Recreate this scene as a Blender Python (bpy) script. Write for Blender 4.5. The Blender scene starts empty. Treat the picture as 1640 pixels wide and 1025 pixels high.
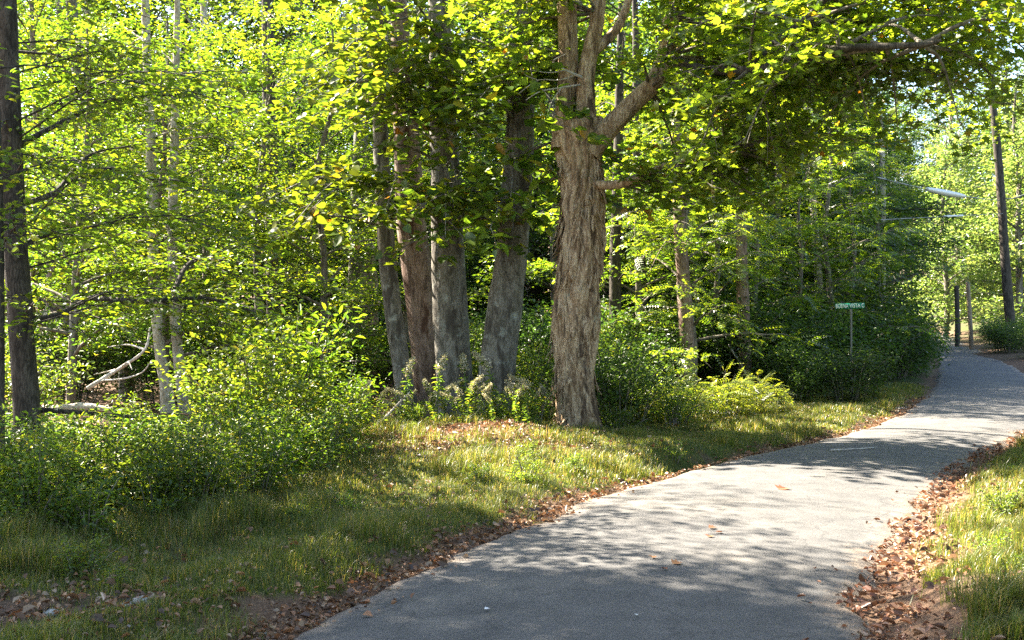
import bpy, math, random
import numpy as np
from mathutils import Vector, Euler

random.seed(7)
RNG = np.random.default_rng(11)
SC = bpy.context.scene
COL = SC.collection

# ------------------------------------------------------------------ camera
FPX, HZ, EYE = 1758.0, 520.0, 1.7          # focal length in photo pixels, horizon row, eye height
cam_data = bpy.data.cameras.new('camera')
cam_data.sensor_width = 36.0
cam_data.lens = 36.0 * FPX / 1640.0
cam_data.clip_end = 2000.0
cam = bpy.data.objects.new('camera', cam_data)
cam.location = (0, 0, EYE)
cam.rotation_euler = (math.radians(90) + math.atan(7.5 / FPX), 0, 0)
COL.objects.link(cam)
SC.camera = cam

# ------------------------------------------------------------------ light
SUN_EL = math.radians(43)
SUN_DIR = np.array([-0.83, 0.56])           # towards the sun on the ground plane: left, a little ahead
SUN_DIR = SUN_DIR / np.linalg.norm(SUN_DIR)
world = bpy.data.worlds.new('World')
SC.world = world
world.use_nodes = True
wn = world.node_tree
bg = wn.nodes['Background']
sky = wn.nodes.new('ShaderNodeTexSky')
sky.sky_type = 'NISHITA'
sky.sun_disc = False
sky.sun_elevation = SUN_EL
sky.sun_rotation = math.atan2(SUN_DIR[0], SUN_DIR[1])
sky.air_density = 1.0
sky.dust_density = 1.5
bg.inputs['Strength'].default_value = 0.062
wn.links.new(sky.outputs[0], bg.inputs['Color'])

sun_data = bpy.data.lights.new('sun', 'SUN')
sun_data.energy = 5.0
sun_data.angle = math.radians(0.53)
sun_data.color = (1.0, 0.90, 0.76)
sun = bpy.data.objects.new('sun', sun_data)
tosun = Vector((SUN_DIR[0] * math.cos(SUN_EL), SUN_DIR[1] * math.cos(SUN_EL), math.sin(SUN_EL)))
sun.rotation_euler = tosun.to_track_quat('Z', 'Y').to_euler()
sun.location = (-30, 15, 40)
COL.objects.link(sun)

SC.view_settings.view_transform = 'Standard'
SC.view_settings.look = 'None'
SC.view_settings.exposure = 3.55
SC.view_settings.gamma = 1.0
SC.view_settings.use_curve_mapping = False
SC.render.engine = 'CYCLES'
SC.cycles.use_adaptive_sampling = False
SC.cycles.use_denoising = False
SC.cycles.sample_clamp_indirect = 6.0
SC.cycles.max_bounces = 8
SC.cycles.diffuse_bounces = 5
SC.cycles.transmission_bounces = 5
SC.cycles.glossy_bounces = 2

# ------------------------------------------------------------------ small helpers
def at(px, py, Y):
    """world point seen at photo pixel (px, py) at depth Y"""
    return np.array([(px - 820.0) / FPX * Y, Y, EYE - (py - HZ) / FPX * Y])

def sstep(a, b, x):
    t = np.clip((x - a) / (b - a), 0, 1)
    return t * t * (3 - 2 * t)

def _hash(ix, iy, s):
    h = (ix.astype(np.int64) * 374761393 + iy.astype(np.int64) * 668265263 + s * 1442695041) & 0x7fffffff
    h = ((h ^ (h >> 13)) * 1274126177) & 0x7fffffff
    return ((h ^ (h >> 16)) & 0xffff) / 65535.0

def vnoise(x, y, s=0):
    x = np.asarray(x, float); y = np.asarray(y, float)
    ix = np.floor(x); iy = np.floor(y); fx = x - ix; fy = y - iy
    fx = fx * fx * (3 - 2 * fx); fy = fy * fy * (3 - 2 * fy)
    a = _hash(ix, iy, s); b = _hash(ix + 1, iy, s); c = _hash(ix, iy + 1, s); d = _hash(ix + 1, iy + 1, s)
    return (a * (1 - fx) + b * fx) * (1 - fy) + (c * (1 - fx) + d * fx) * fy

def fbm(x, y, s=0, o=4):
    v = 0; a = .5; n = 0
    for k in range(o):
        v = v + a * vnoise(x * 2 ** k, y * 2 ** k, s + k * 17); n += a; a *= .5
    return v / n

def new_mesh(name, verts, faces, mats=(), smooth=False, matidx=None):
    """verts (N,3); faces: list of (M,k) int arrays, each of constant k"""
    me = bpy.data.meshes.new(name)
    verts = np.asarray(verts, np.float32)
    faces = [np.asarray(f, np.int32) for f in faces if len(f)]
    me.vertices.add(len(verts))
    me.vertices.foreach_set('co', verts.ravel())
    nl = sum(f.size for f in faces); nf = sum(len(f) for f in faces)
    me.loops.add(nl); me.polygons.add(nf)
    me.loops.foreach_set('vertex_index', np.concatenate([f.ravel() for f in faces]))
    tot = np.concatenate([np.full(len(f), f.shape[1], np.int32) for f in faces])
    st = np.concatenate([[0], np.cumsum(tot)[:-1]]).astype(np.int32)
    me.polygons.foreach_set('loop_start', st)
    me.polygons.foreach_set('loop_total', tot)
    if smooth:
        me.polygons.foreach_set('use_smooth', np.ones(nf, bool))
    for m in mats:
        me.materials.append(m)
    if matidx is not None:
        me.polygons.foreach_set('material_index', np.asarray(matidx, np.int32))
    me.update(calc_edges=True)
    return me

def obj(name, me, parent=None, loc=(0, 0, 0), kind=None):
    o = bpy.data.objects.new(name, me)
    COL.objects.link(o)
    o.location = loc
    if parent is not None: o.parent = parent
    if kind: o['kind'] = kind
    return o

def thing(name, label, cat, loc=(0, 0, 0), rz=0.0, scale=1.0, group=None):
    o = bpy.data.objects.new(name, None)
    COL.objects.link(o)
    o.empty_display_size = .2
    o.location = loc; o.rotation_euler = (0, 0, rz); o.scale = (scale,) * 3
    o['label'] = label; o['category'] = cat
    if group: o['group'] = group
    return o

def tag(o, label, cat, group=None):
    o['label'] = label; o['category'] = cat
    if group: o['group'] = group
    return o

class Geo:
    def __init__(s): s.v = []; s.f = {}; s.n = 0
    def add(s, v, f):
        v = np.asarray(v, float); f = np.asarray(f, int)
        s.v.append(v); s.f.setdefault(f.shape[1], []).append(f + s.n); s.n += len(v)
    def mesh(s, name, mats, smooth=True):
        return new_mesh(name, np.concatenate(s.v), [np.concatenate(f) for f in s.f.values()], mats, smooth)

def spline(pts, n):
    """Catmull-Rom through points (any columns) resampled to n"""
    p = np.asarray(pts, float)
    if len(p) == 2:
        t = np.linspace(0, 1, n)[:, None]; return p[0] * (1 - t) + p[1] * t
    P = np.vstack([2 * p[0] - p[1], p, 2 * p[-1] - p[-2]])
    u = np.linspace(0, len(p) - 1 - 1e-9, n); i = u.astype(int); t = (u - i)[:, None]
    a, b, c, d = P[i], P[i + 1], P[i + 2], P[i + 3]
    return .5 * (2 * b + (c - a) * t + (2 * a - 5 * b + 4 * c - d) * t ** 2 + (3 * b - 3 * c + d - a) * t ** 3)

def tube(geo, pts, rad, ns=6, relief=None, cap=True):
    p = np.asarray(pts, float); n = len(p); r = np.broadcast_to(np.asarray(rad, float), (n,))
    t = np.gradient(p, axis=0); t /= np.linalg.norm(t, axis=1)[:, None] + 1e-9
    ref = np.array([1., .13, 0]) if abs(t[:, 2]).mean() > .6 else np.array([0.05, .03, 1.])
    a = np.cross(t, ref); a /= np.linalg.norm(a, axis=1)[:, None] + 1e-9
    b = np.cross(t, a)
    th = np.linspace(0, 2 * np.pi, ns, endpoint=False)
    R = np.repeat(r[:, None], ns, 1)
    if relief is not None:
        L = np.concatenate([[0], np.cumsum(np.linalg.norm(np.diff(p, axis=0), axis=1))])
        R = R * relief(th[None, :], L[:, None])
    v = p[:, None] + R[..., None] * (np.cos(th)[None, :, None] * a[:, None] + np.sin(th)[None, :, None] * b[:, None])
    v = v.reshape(-1, 3)
    i = np.arange(n - 1)[:, None] * ns; j = np.arange(ns)[None, :]; j2 = (j + 1) % ns
    f = np.stack([i + j, i + j2, i + ns + j2, i + ns + j], -1).reshape(-1, 4)
    geo.add(v, f)
    if cap:
        k = np.arange(ns)
        geo.add(np.vstack([v[-ns:], p[-1] + t[-1] * r[-1] * .4]), np.stack([k, (k + 1) % ns, np.full(ns, ns)], -1))

def pnoise(th, z, K, seed):
    x = th / (2 * np.pi) * K; ix = np.floor(x); iz = np.floor(z); fx = x - ix; fz = z - iz
    fx = fx * fx * (3 - 2 * fx); fz = fz * fz * (3 - 2 * fz)
    i0 = np.mod(ix, K); i1 = np.mod(ix + 1, K)
    a = _hash(i0, iz, seed); b = _hash(i1, iz, seed); c = _hash(i0, iz + 1, seed); d = _hash(i1, iz + 1, seed)
    return (a * (1 - fx) + b * fx) * (1 - fz) + (c * (1 - fx) + d * fx) * fz

def bark_relief(seed, amp, furrows=9, knobs=.05):
    g = np.random.default_rng(seed); ph = g.uniform(0, 6.28, 12)
    def f(th, z):
        th, z = np.broadcast_arrays(th, z)
        w = th + .9 * (pnoise(th, z * .9, 5, seed + 1) - .5) + .35 * (pnoise(th, z * 3.1, 9, seed + 2) - .5)
        a = np.abs(2 * pnoise(w, z * 1.1, furrows, seed + 3) - 1)
        b = np.abs(2 * pnoise(w + 1, z * 2.3, furrows * 2, seed + 4) - 1)
        c = pnoise(w, z * 6, furrows * 3, seed + 5) - .5
        lum = np.sin(2 * th + ph[4] + .5 * z) + .7 * np.sin(3 * th + ph[5] - .8 * z) + .5 * np.sin(th + 2.1 * z + ph[6]) + 2.2 * (pnoise(th, z * 1.6, 5, seed + 6) - .5)
        flare = np.exp(-z / .28) * (.30 + .2 * np.sin(4 * th + ph[8]) + .14 * np.sin(7 * th + ph[9]))
        return 1 + amp * (1.1 * a ** .7 + .6 * b + .35 * c - .9) + knobs * lum * .5 + flare
    return f

# leaf templates: (verts in leaf space: x along, y across, z up), faces list
def leaf_oval(w=.55, fold=.12):
    v = np.array([[0, 0, 0], [.3, w * .42, fold * .8], [.68, w * .36, fold * .6], [1, 0, -.10], [.68, -w * .36, fold * .6], [.3, -w * .42, fold * .8]])
    return v, [np.array([[0, 3, 2, 1], [0, 5, 4, 3]])]
def leaf_maple():
    v = [(0, 0), (.10, -.30), (.30, -.56), (.42, -.30), (.70, -.46), (.62, -.16), (1, 0), (.62, .16), (.70, .46), (.42, .30), (.30, .56), (.10, .30)]
    v = np.array([(x, y, .16 * abs(y) - .12 * x * x) for x, y in v])
    return v, [np.array([[0, 1, 2, 3, 4, 5, 6], [0, 6, 7, 8, 9, 10, 11]])]
def leaf_heart():
    v = [(0, 0), (-.06, .26), (.16, .46), (.5, .40), (.8, .2), (1, 0), (.8, -.2), (.5, -.40), (.16, -.46), (-.06, -.26)]
    v = np.array([(x, y, .2 * abs(y) - .14 * x * x) for x, y in v])
    return v, [np.array([[0, 5, 4, 3, 2, 1], [0, 9, 8, 7, 6, 5]])]
def leaf_pinnate(pairs=6, w=.085):
    V = []; F = []
    for k in range(pairs):
        x = .2 + .72 * k / (pairs - 1); L = .26 * (1 - .45 * abs(k / (pairs - 1) - .35)) 
        for s in (1, -1):
            b = len(V)
            V += [(x, s * .01, -.2 * x * x), (x + .02 + w * .5, s * L * .5, -.2 * x * x + .015), (x + L * .35, s * L, -.2 * x * x - .05), (x - w * .5 + .02, s * L * .5, -.2 * x * x + .015)]
            F.append((b, b + 1, b + 2, b + 3) if s < 0 else (b, b + 3, b + 2, b + 1))
    b = len(V); V += [(.92, 0, -.17), (1.0, w * .5, -.2), (1.2, 0, -.3), (1.0, -w * .5, -.2)]; F.append((b, b + 1, b + 2, b + 3))
    b = len(V); V += [(0, .008, 0), (0, -.008, 0), (.95, -.005, -.18), (.95, .005, -.18)]; F.append((b, b + 1, b + 2, b + 3))
    return np.array(V), [np.array(F)]
def leaf_needles():
    V = []; F = []
    for k in range(7):
        a = math.radians(-60 + 20 * k); x = .12 * k
        for s in (1, -1):
            b = len(V); L = .42 - .02 * k
            V += [(x, 0, 0), (x + .5 * L + .03, s * L * .5, .03), (x + .75 * L, s * L, -.05), (x + .5 * L - .05, s * L * .55, 0)]
            F.append((b, b + 1, b + 2, b + 3))
    return np.array(V), [np.array(F)]

def unit(a): return a / (np.linalg.norm(a, axis=-1, keepdims=True) + 1e-9)

def leaves_geo(geo, tpl, pos, head, nrm, size):
    V, F = tpl
    n = unit(nrm); f = head - (head * n).sum(1, keepdims=True) * n; f = unit(f); s = np.cross(n, f)
    v = pos[:, None] + size[:, None, None] * (V[None, :, 0:1] * f[:, None] + V[None, :, 1:2] * s[:, None] + V[None, :, 2:3] * n[:, None])
    off = np.arange(len(pos))[:, None, None] * len(V)
    base = geo.n
    geo.v.append(v.reshape(-1, 3)); geo.n += len(pos) * len(V)
    for q in F:
        geo.f.setdefault(q.shape[1], []).append((q[None] + off).reshape(-1, q.shape[1]) + base)

# ------------------------------------------------------------------ materials
def nodes(name):
    m = bpy.data.materials.new(name); m.use_nodes = True
    nt = m.node_tree; nt.nodes.clear()
    out = nt.nodes.new('ShaderNodeOutputMaterial')
    return m, nt, out
def N(nt, t, **kw):
    n = nt.nodes.new(t)
    for k, v in kw.items():
        if k in n.inputs: n.inputs[k].default_value = v
        else: setattr(n, k, v)
    return n
def ramp(nt, stops, fac=None, interp='LINEAR'):
    r = nt.nodes.new('ShaderNodeValToRGB'); r.color_ramp.interpolation = interp
    e = r.color_ramp.elements
    while len(e) > 1: e.remove(e[-1])
    e[0].position = stops[0][0]; e[0].color = (*stops[0][1], 1)
    for p, c in stops[1:]:
        x = e.new(p); x.color = (*c, 1)
    if fac is not None: nt.links.new(fac, r.inputs[0])
    return r
def mixc(nt, fac, a, b, mode='MIX'):
    m = nt.nodes.new('ShaderNodeMix'); m.data_type = 'RGBA'; m.blend_type = mode
    for sock, v in ((m.inputs[0], fac), (m.inputs[6], a), (m.inputs[7], b)):
        if isinstance(v, bpy.types.NodeSocket): nt.links.new(v, sock)
        elif isinstance(v, (int, float)): sock.default_value = v
        else: sock.default_value = (*v, 1)
    return m.outputs[2]

def leaf_mat(name, stops, trans=(2.6, 2.35, .8), tfac=.53, gloss=.035, rough=.38, vary=.25):
    m, nt, out = nodes(name); L = nt.links
    g = N(nt, 'ShaderNodeNewGeometry'); oi = N(nt, 'ShaderNodeObjectInfo')
    col = ramp(nt, stops, g.outputs['Random Per Island']).outputs[0]
    hs = N(nt, 'ShaderNodeHueSaturation')
    mr = N(nt, 'ShaderNodeMapRange'); mr.inputs['To Min'].default_value = 1 - vary; mr.inputs['To Max'].default_value = 1 + vary
    L.new(oi.outputs['Random'], mr.inputs['Value']); L.new(mr.outputs[0], hs.inputs['Value']); L.new(col, hs.inputs['Color'])
    mr2 = N(nt, 'ShaderNodeMapRange'); mr2.inputs['To Min'].default_value = .488; mr2.inputs['To Max'].default_value = .51
    ml = N(nt, 'ShaderNodeMath', operation='FRACT'); mm = N(nt, 'ShaderNodeMath', operation='MULTIPLY'); mm.inputs[1].default_value = 7.3
    L.new(oi.outputs['Random'], mm.inputs[0]); L.new(mm.outputs[0], ml.inputs[0]); L.new(ml.outputs[0], mr2.inputs['Value']); L.new(mr2.outputs[0], hs.inputs['Hue'])
    d = N(nt, 'ShaderNodeBsdfDiffuse'); L.new(hs.outputs[0], d.inputs['Color'])
    t = N(nt, 'ShaderNodeBsdfTranslucent'); L.new(mixc(nt, 1.0, hs.outputs[0], trans, 'MULTIPLY'), t.inputs['Color'])
    mx = N(nt, 'ShaderNodeMixShader'); mx.inputs[0].default_value = tfac
    L.new(d.outputs[0], mx.inputs[1]); L.new(t.outputs[0], mx.inputs[2])
    gl = N(nt, 'ShaderNodeBsdfGlossy'); gl.inputs['Roughness'].default_value = rough
    lw = N(nt, 'ShaderNodeLayerWeight'); lw.inputs['Blend'].default_value = .35
    fm = N(nt, 'ShaderNodeMath', operation='MULTIPLY_ADD'); fm.inputs[1].default_value = gloss * 2.2; fm.inputs[2].default_value = gloss * .6
    L.new(lw.outputs['Fresnel'], fm.inputs[0])
    m2 = N(nt, 'ShaderNodeMixShader'); L.new(fm.outputs[0], m2.inputs[0]); L.new(mx.outputs[0], m2.inputs[1]); L.new(gl.outputs[0], m2.inputs[2])
    L.new(m2.outputs[0], out.inputs[0])
    return m

LEAF_WOOD = leaf_mat('wood_leaf', [(0, (.035, .075, .010)), (.45, (.060, .110, .012)), (.85, (.095, .145, .014)), (1, (.15, .17, .016))])
LEAF_SHADED = leaf_mat('deep_wood_leaf', [(0, (.018, .042, .009)), (.5, (.034, .068, .011)), (.9, (.062, .098, .013)), (1, (.10, .12, .015))], trans=(2.2, 2.0, .7), tfac=.45)  # darker copy of the wood leaf; deep-wood shade is put into its colour
LEAF_LARGE = leaf_mat('large_leaf', [(0, (.045, .085, .012)), (.5, (.075, .120, .014)), (.9, (.115, .150, .016)), (.985, (.16, .15, .018)), (1, (.20, .10, .02))])
LEAF_MAPLE = leaf_mat('maple_leaf', [(0, (.040, .075, .012)), (.5, (.065, .100, .012)), (.975, (.100, .130, .014)), (.993, (.16, .12, .015)), (1, (.20, .06, .015))], trans=(3.0, 2.75, .8), tfac=.6, gloss=.03)
LEAF_DARK = leaf_mat('dark_leaf', [(0, (.024, .052, .013)), (.5, (.038, .074, .016)), (1, (.065, .10, .018))], trans=(1.9, 2.0, .8), tfac=.45)
LEAF_PALE = leaf_mat('pale_leaf', [(0, (.07, .12, .03)), (.6, (.12, .165, .045)), (1, (.19, .20, .06))], trans=(2.0, 2.1, 1.2))
LEAF_BUSH = leaf_mat('bush_leaf', [(0, (.040, .082, .016)), (.5, (.066, .115, .018)), (.9, (.105, .145, .022)), (1, (.17, .15, .03))], gloss=.035)
LEAF_FERN = leaf_mat('fern_leaf', [(0, (.08, .13, .02)), (.6, (.13, .18, .025)), (1, (.19, .20, .04))], gloss=.02)
LEAF_PINE = leaf_mat('pine_needle', [(0, (.03, .06, .02)), (1, (.07, .11, .035))], trans=(1.5, 1.6, .8), tfac=.3)
LEAF_GRASS = leaf_mat('grass_blade', [(0, (.048, .076, .016)), (.5, (.078, .108, .022)), (.78, (.13, .13, .042)), (1, (.26, .20, .11))], trans=(2.3, 2.05, .8), tfac=.42, gloss=.010, vary=.05)
LEAF_GOLD = leaf_mat('flower_plume', [(0, (.22, .21, .10)), (.6, (.33, .31, .19)), (1, (.45, .42, .32))], trans=(1.2, 1.15, .8), tfac=.3, vary=.1)
LEAF_DRY = leaf_mat('dry_leaf', [(0, (.055, .035, .025)), (.3, (.12, .065, .038)), (.5, (.20, .085, .04)), (.65, (.25, .13, .07)), (.88, (.23, .15, .09)), (1, (.29, .21, .14))], trans=(1.1, .9, .7), tfac=.2, gloss=.04, vary=.05)

def bark_mat(name, dark, mid, light, zs=.16, sc=9.0, bump=.6, lichen=None, lich_amt=.55, streak=None):
    m, nt, out = nodes(name); L = nt.links
    tc = N(nt, 'ShaderNodeTexCoord'); mp = N(nt, 'ShaderNodeMapping'); mp.inputs['Scale'].default_value = (1, 1, zs)
    L.new(tc.outputs['Object'], mp.inputs['Vector'])
    n1 = N(nt, 'ShaderNodeTexNoise', Scale=sc, Detail=9.0, Roughness=.68, Distortion=.6); L.new(mp.outputs[0], n1.inputs['Vector'])
    vo = N(nt, 'ShaderNodeTexVoronoi', Scale=sc * 1.3); vo.feature = 'DISTANCE_TO_EDGE'
    n0 = N(nt, 'ShaderNodeTexNoise', Scale=sc * .8, Detail=3.0); L.new(mp.outputs[0], n0.inputs['Vector'])
    wv = mixc(nt, .6, mp.outputs[0], n0.outputs['Color'], 'ADD'); L.new(wv, vo.inputs['Vector'])
    cr = N(nt, 'ShaderNodeMapRange'); cr.inputs['From Max'].default_value = .22; L.new(vo.outputs['Distance'], cr.inputs['Value'])
    hh = N(nt, 'ShaderNodeMath', operation='MULTIPLY'); L.new(n1.outputs['Fac'], hh.inputs[0]); 
    ad = N(nt, 'ShaderNodeMath', operation='MULTIPLY_ADD'); ad.inputs[1].default_value = .28; ad.inputs[2].default_value = .72; L.new(cr.outputs[0], ad.inputs[0]); L.new(ad.outputs[0], hh.inputs[1])
    c = ramp(nt, [(.24, dark), (.38, mid), (.54, light)], hh.outputs[0]).outputs[0]
    if lichen is not None:
        n2 = N(nt, 'ShaderNodeTexNoise', Scale=3.2, Detail=7.0, Roughness=.7); L.new(tc.outputs['Object'], n2.inputs['Vector'])
        k = N(nt, 'ShaderNodeMapRange'); k.inputs['From Min'].default_value = lich_amt; k.inputs['From Max'].default_value = lich_amt + .1; L.new(n2.outputs['Fac'], k.inputs['Value'])
        km = N(nt, 'ShaderNodeMath', operation='MULTIPLY'); km.inputs[1].default_value = .75; L.new(k.outputs[0], km.inputs[0])
        c = mixc(nt, km.outputs[0], c, lichen)
    if streak is not None:
        mp3 = N(nt, 'ShaderNodeMapping'); mp3.inputs['Scale'].default_value = (1, 1, .25); L.new(tc.outputs['Object'], mp3.inputs['Vector'])
        n3 = N(nt, 'ShaderNodeTexNoise', Scale=4.5, Detail=6.0, Roughness=.65); L.new(mp3.outputs[0], n3.inputs['Vector'])
        k = N(nt, 'ShaderNodeMapRange'); k.inputs['From Min'].default_value = .53; k.inputs['From Max'].default_value = .62; L.new(n3.outputs['Fac'], k.inputs['Value'])
        c = mixc(nt, k.outputs[0], c, streak)
    p = N(nt, 'ShaderNodeBsdfPrincipled', Roughness=.92); L.new(c, p.inputs['Base Color'])
    p.inputs['Specular IOR Level'].default_value = .2
    b = N(nt, 'ShaderNodeBump', Strength=bump, Distance=.03); L.new(hh.outputs[0], b.inputs['Height']); L.new(b.outputs[0], p.inputs['Normal'])
    L.new(p.outputs[0], out.inputs[0])
    return m
BARK_MAPLE = bark_mat('maple_bark', (.045, .027, .014), (.24, .158, .09), (.50, .385, .25), zs=.2, sc=13, bump=1.0, lichen=(.30, .32, .24), lich_amt=.60, streak=(.075, .05, .032))
BARK_GREY = bark_mat('grey_bark', (.030, .026, .020), (.105, .095, .075), (.20, .185, .155), zs=.35, sc=9, bump=.6, lichen=(.30, .31, .27), lich_amt=.56, streak=(.06, .052, .042))
BARK_BROWN = bark_mat('brown_bark', (.05, .032, .022), (.15, .105, .078), (.27, .20, .16), zs=.3, sc=9, bump=.5, streak=(.08, .045, .03))
BARK_DARK = bark_mat('dark_bark', (.012, .010, .008), (.036, .030, .023), (.085, .072, .056), zs=.25, sc=11, bump=.8, lichen=(.13, .14, .10), lich_amt=.62)
BARK_PALE = bark_mat('pale_bark', (.16, .13, .09), (.30, .26, .19), (.46, .42, .34), zs=.5, sc=7, bump=.35)
POST_WOOD = bark_mat('post_wood', (.09, .065, .04), (.19, .14, .09), (.28, .22, .15), zs=.1, sc=12, bump=.4)
BARK_DEAD = bark_mat('dead_wood', (.18, .15, .12), (.36, .32, .27), (.55, .51, .45), zs=.12, sc=14, bump=.5)
BARK_MID = bark_mat('wood_bark', (.03, .025, .02), (.10, .085, .065), (.20, .18, .145), zs=.25, sc=11, bump=.6)

def plain(name, col, rough=.6, spec=.4, noise=.2, scale=20.0, metal=0.0):
    m, nt, out = nodes(name); L = nt.links
    tc = N(nt, 'ShaderNodeTexCoord'); n = N(nt, 'ShaderNodeTexNoise', Scale=scale, Detail=6.0); L.new(tc.outputs['Object'], n.inputs['Vector'])
    a = tuple(c * (1 - noise) for c in col); b = tuple(min(1, c * (1 + noise)) for c in col)
    p = N(nt, 'ShaderNodeBsdfPrincipled', Roughness=rough, Metallic=metal); p.inputs['Specular IOR Level'].default_value = spec
    L.new(ramp(nt, [(.3, a), (.7, b)], n.outputs['Fac']).outputs[0], p.inputs['Base Color']); L.new(p.outputs[0], out.inputs[0])
    return m
SIGN_GREEN = plain('sign_green', (.0, .16, .075), .35, .5, .12)
SIGN_WHITE = plain('sign_white', (.82, .84, .80), .4, .5, .05)
STEEL = plain('galvanised_steel', (.10, .105, .10), .5, .5, .15, metal=.4)
CABLE_BLACK = plain('cable_sheath', (.10, .10, .10), .45, .5, .2)
CASE_GREY = plain('splice_case_grey', (.45, .45, .43), .4, .5, .08)
STONE = plain('stone', (.32, .30, .26), .9, .2, .35, 8.0)

# ground
def ground_material():
    m, nt, out = nodes('earth_and_turf'); L = nt.links
    tc = N(nt, 'ShaderNodeTexCoord'); at_ = N(nt, 'ShaderNodeAttribute', attribute_name='zone')
    sep = N(nt, 'ShaderNodeSeparateColor'); L.new(at_.outputs['Color'], sep.inputs[0])
    def nz(s, d=7.0, r=.65):
        n = N(nt, 'ShaderNodeTexNoise', Scale=s, Detail=d, Roughness=r); L.new(tc.outputs['Object'], n.inputs['Vector']); return n.outputs['Fac']
    f1, f2, f3 = nz(2.2), nz(16.0), nz(70.0, 4.0)
    soil = ramp(nt, [(.3, (.045, .032, .022)), (.55, (.085, .062, .042)), (.75, (.14, .11, .078))], f2).outputs[0]
    litter = ramp(nt, [(.3, (.05, .030, .020)), (.5, (.115, .070, .044)), (.7, (.21, .145, .095))], f3).outputs[0]
    turf = ramp(nt, [(.3, (.028, .045, .012)), (.55, (.055, .075, .018)), (.75, (.10, .10, .035))], f2).outputs[0]
    c = mixc(nt, sep.outputs[1], soil, litter)
    a = N(nt, 'ShaderNodeMath', operation='ADD'); a.use_clamp = True; L.new(sep.outputs[0], a.inputs[0])
    s = N(nt, 'ShaderNodeMath', operation='MULTIPLY_ADD'); s.inputs[1].default_value = 1.4; s.inputs[2].default_value = -.7; L.new(f1, s.inputs[0]); L.new(s.outputs[0], a.inputs[1])
    a2 = N(nt, 'ShaderNodeMath', operation='MULTIPLY'); L.new(a.outputs[0], a2.inputs[0]); L.new(sep.outputs[0], a2.inputs[1])
    c = mixc(nt, a2.outputs[0], c, turf)
    p = N(nt, 'ShaderNodeBsdfPrincipled', Roughness=.95); p.inputs['Specular IOR Level'].default_value = .1; L.new(c, p.inputs['Base Color'])
    b = N(nt, 'ShaderNodeBump', Strength=.8, Distance=.04); L.new(f2, b.inputs['Height'])
    b2 = N(nt, 'ShaderNodeBump', Strength=.6, Distance=.012); L.new(f3, b2.inputs['Height']); L.new(b.outputs[0], b2.inputs['Normal']); L.new(b2.outputs[0], p.inputs['Normal'])
    L.new(p.outputs[0], out.inputs[0])
    return m

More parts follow.
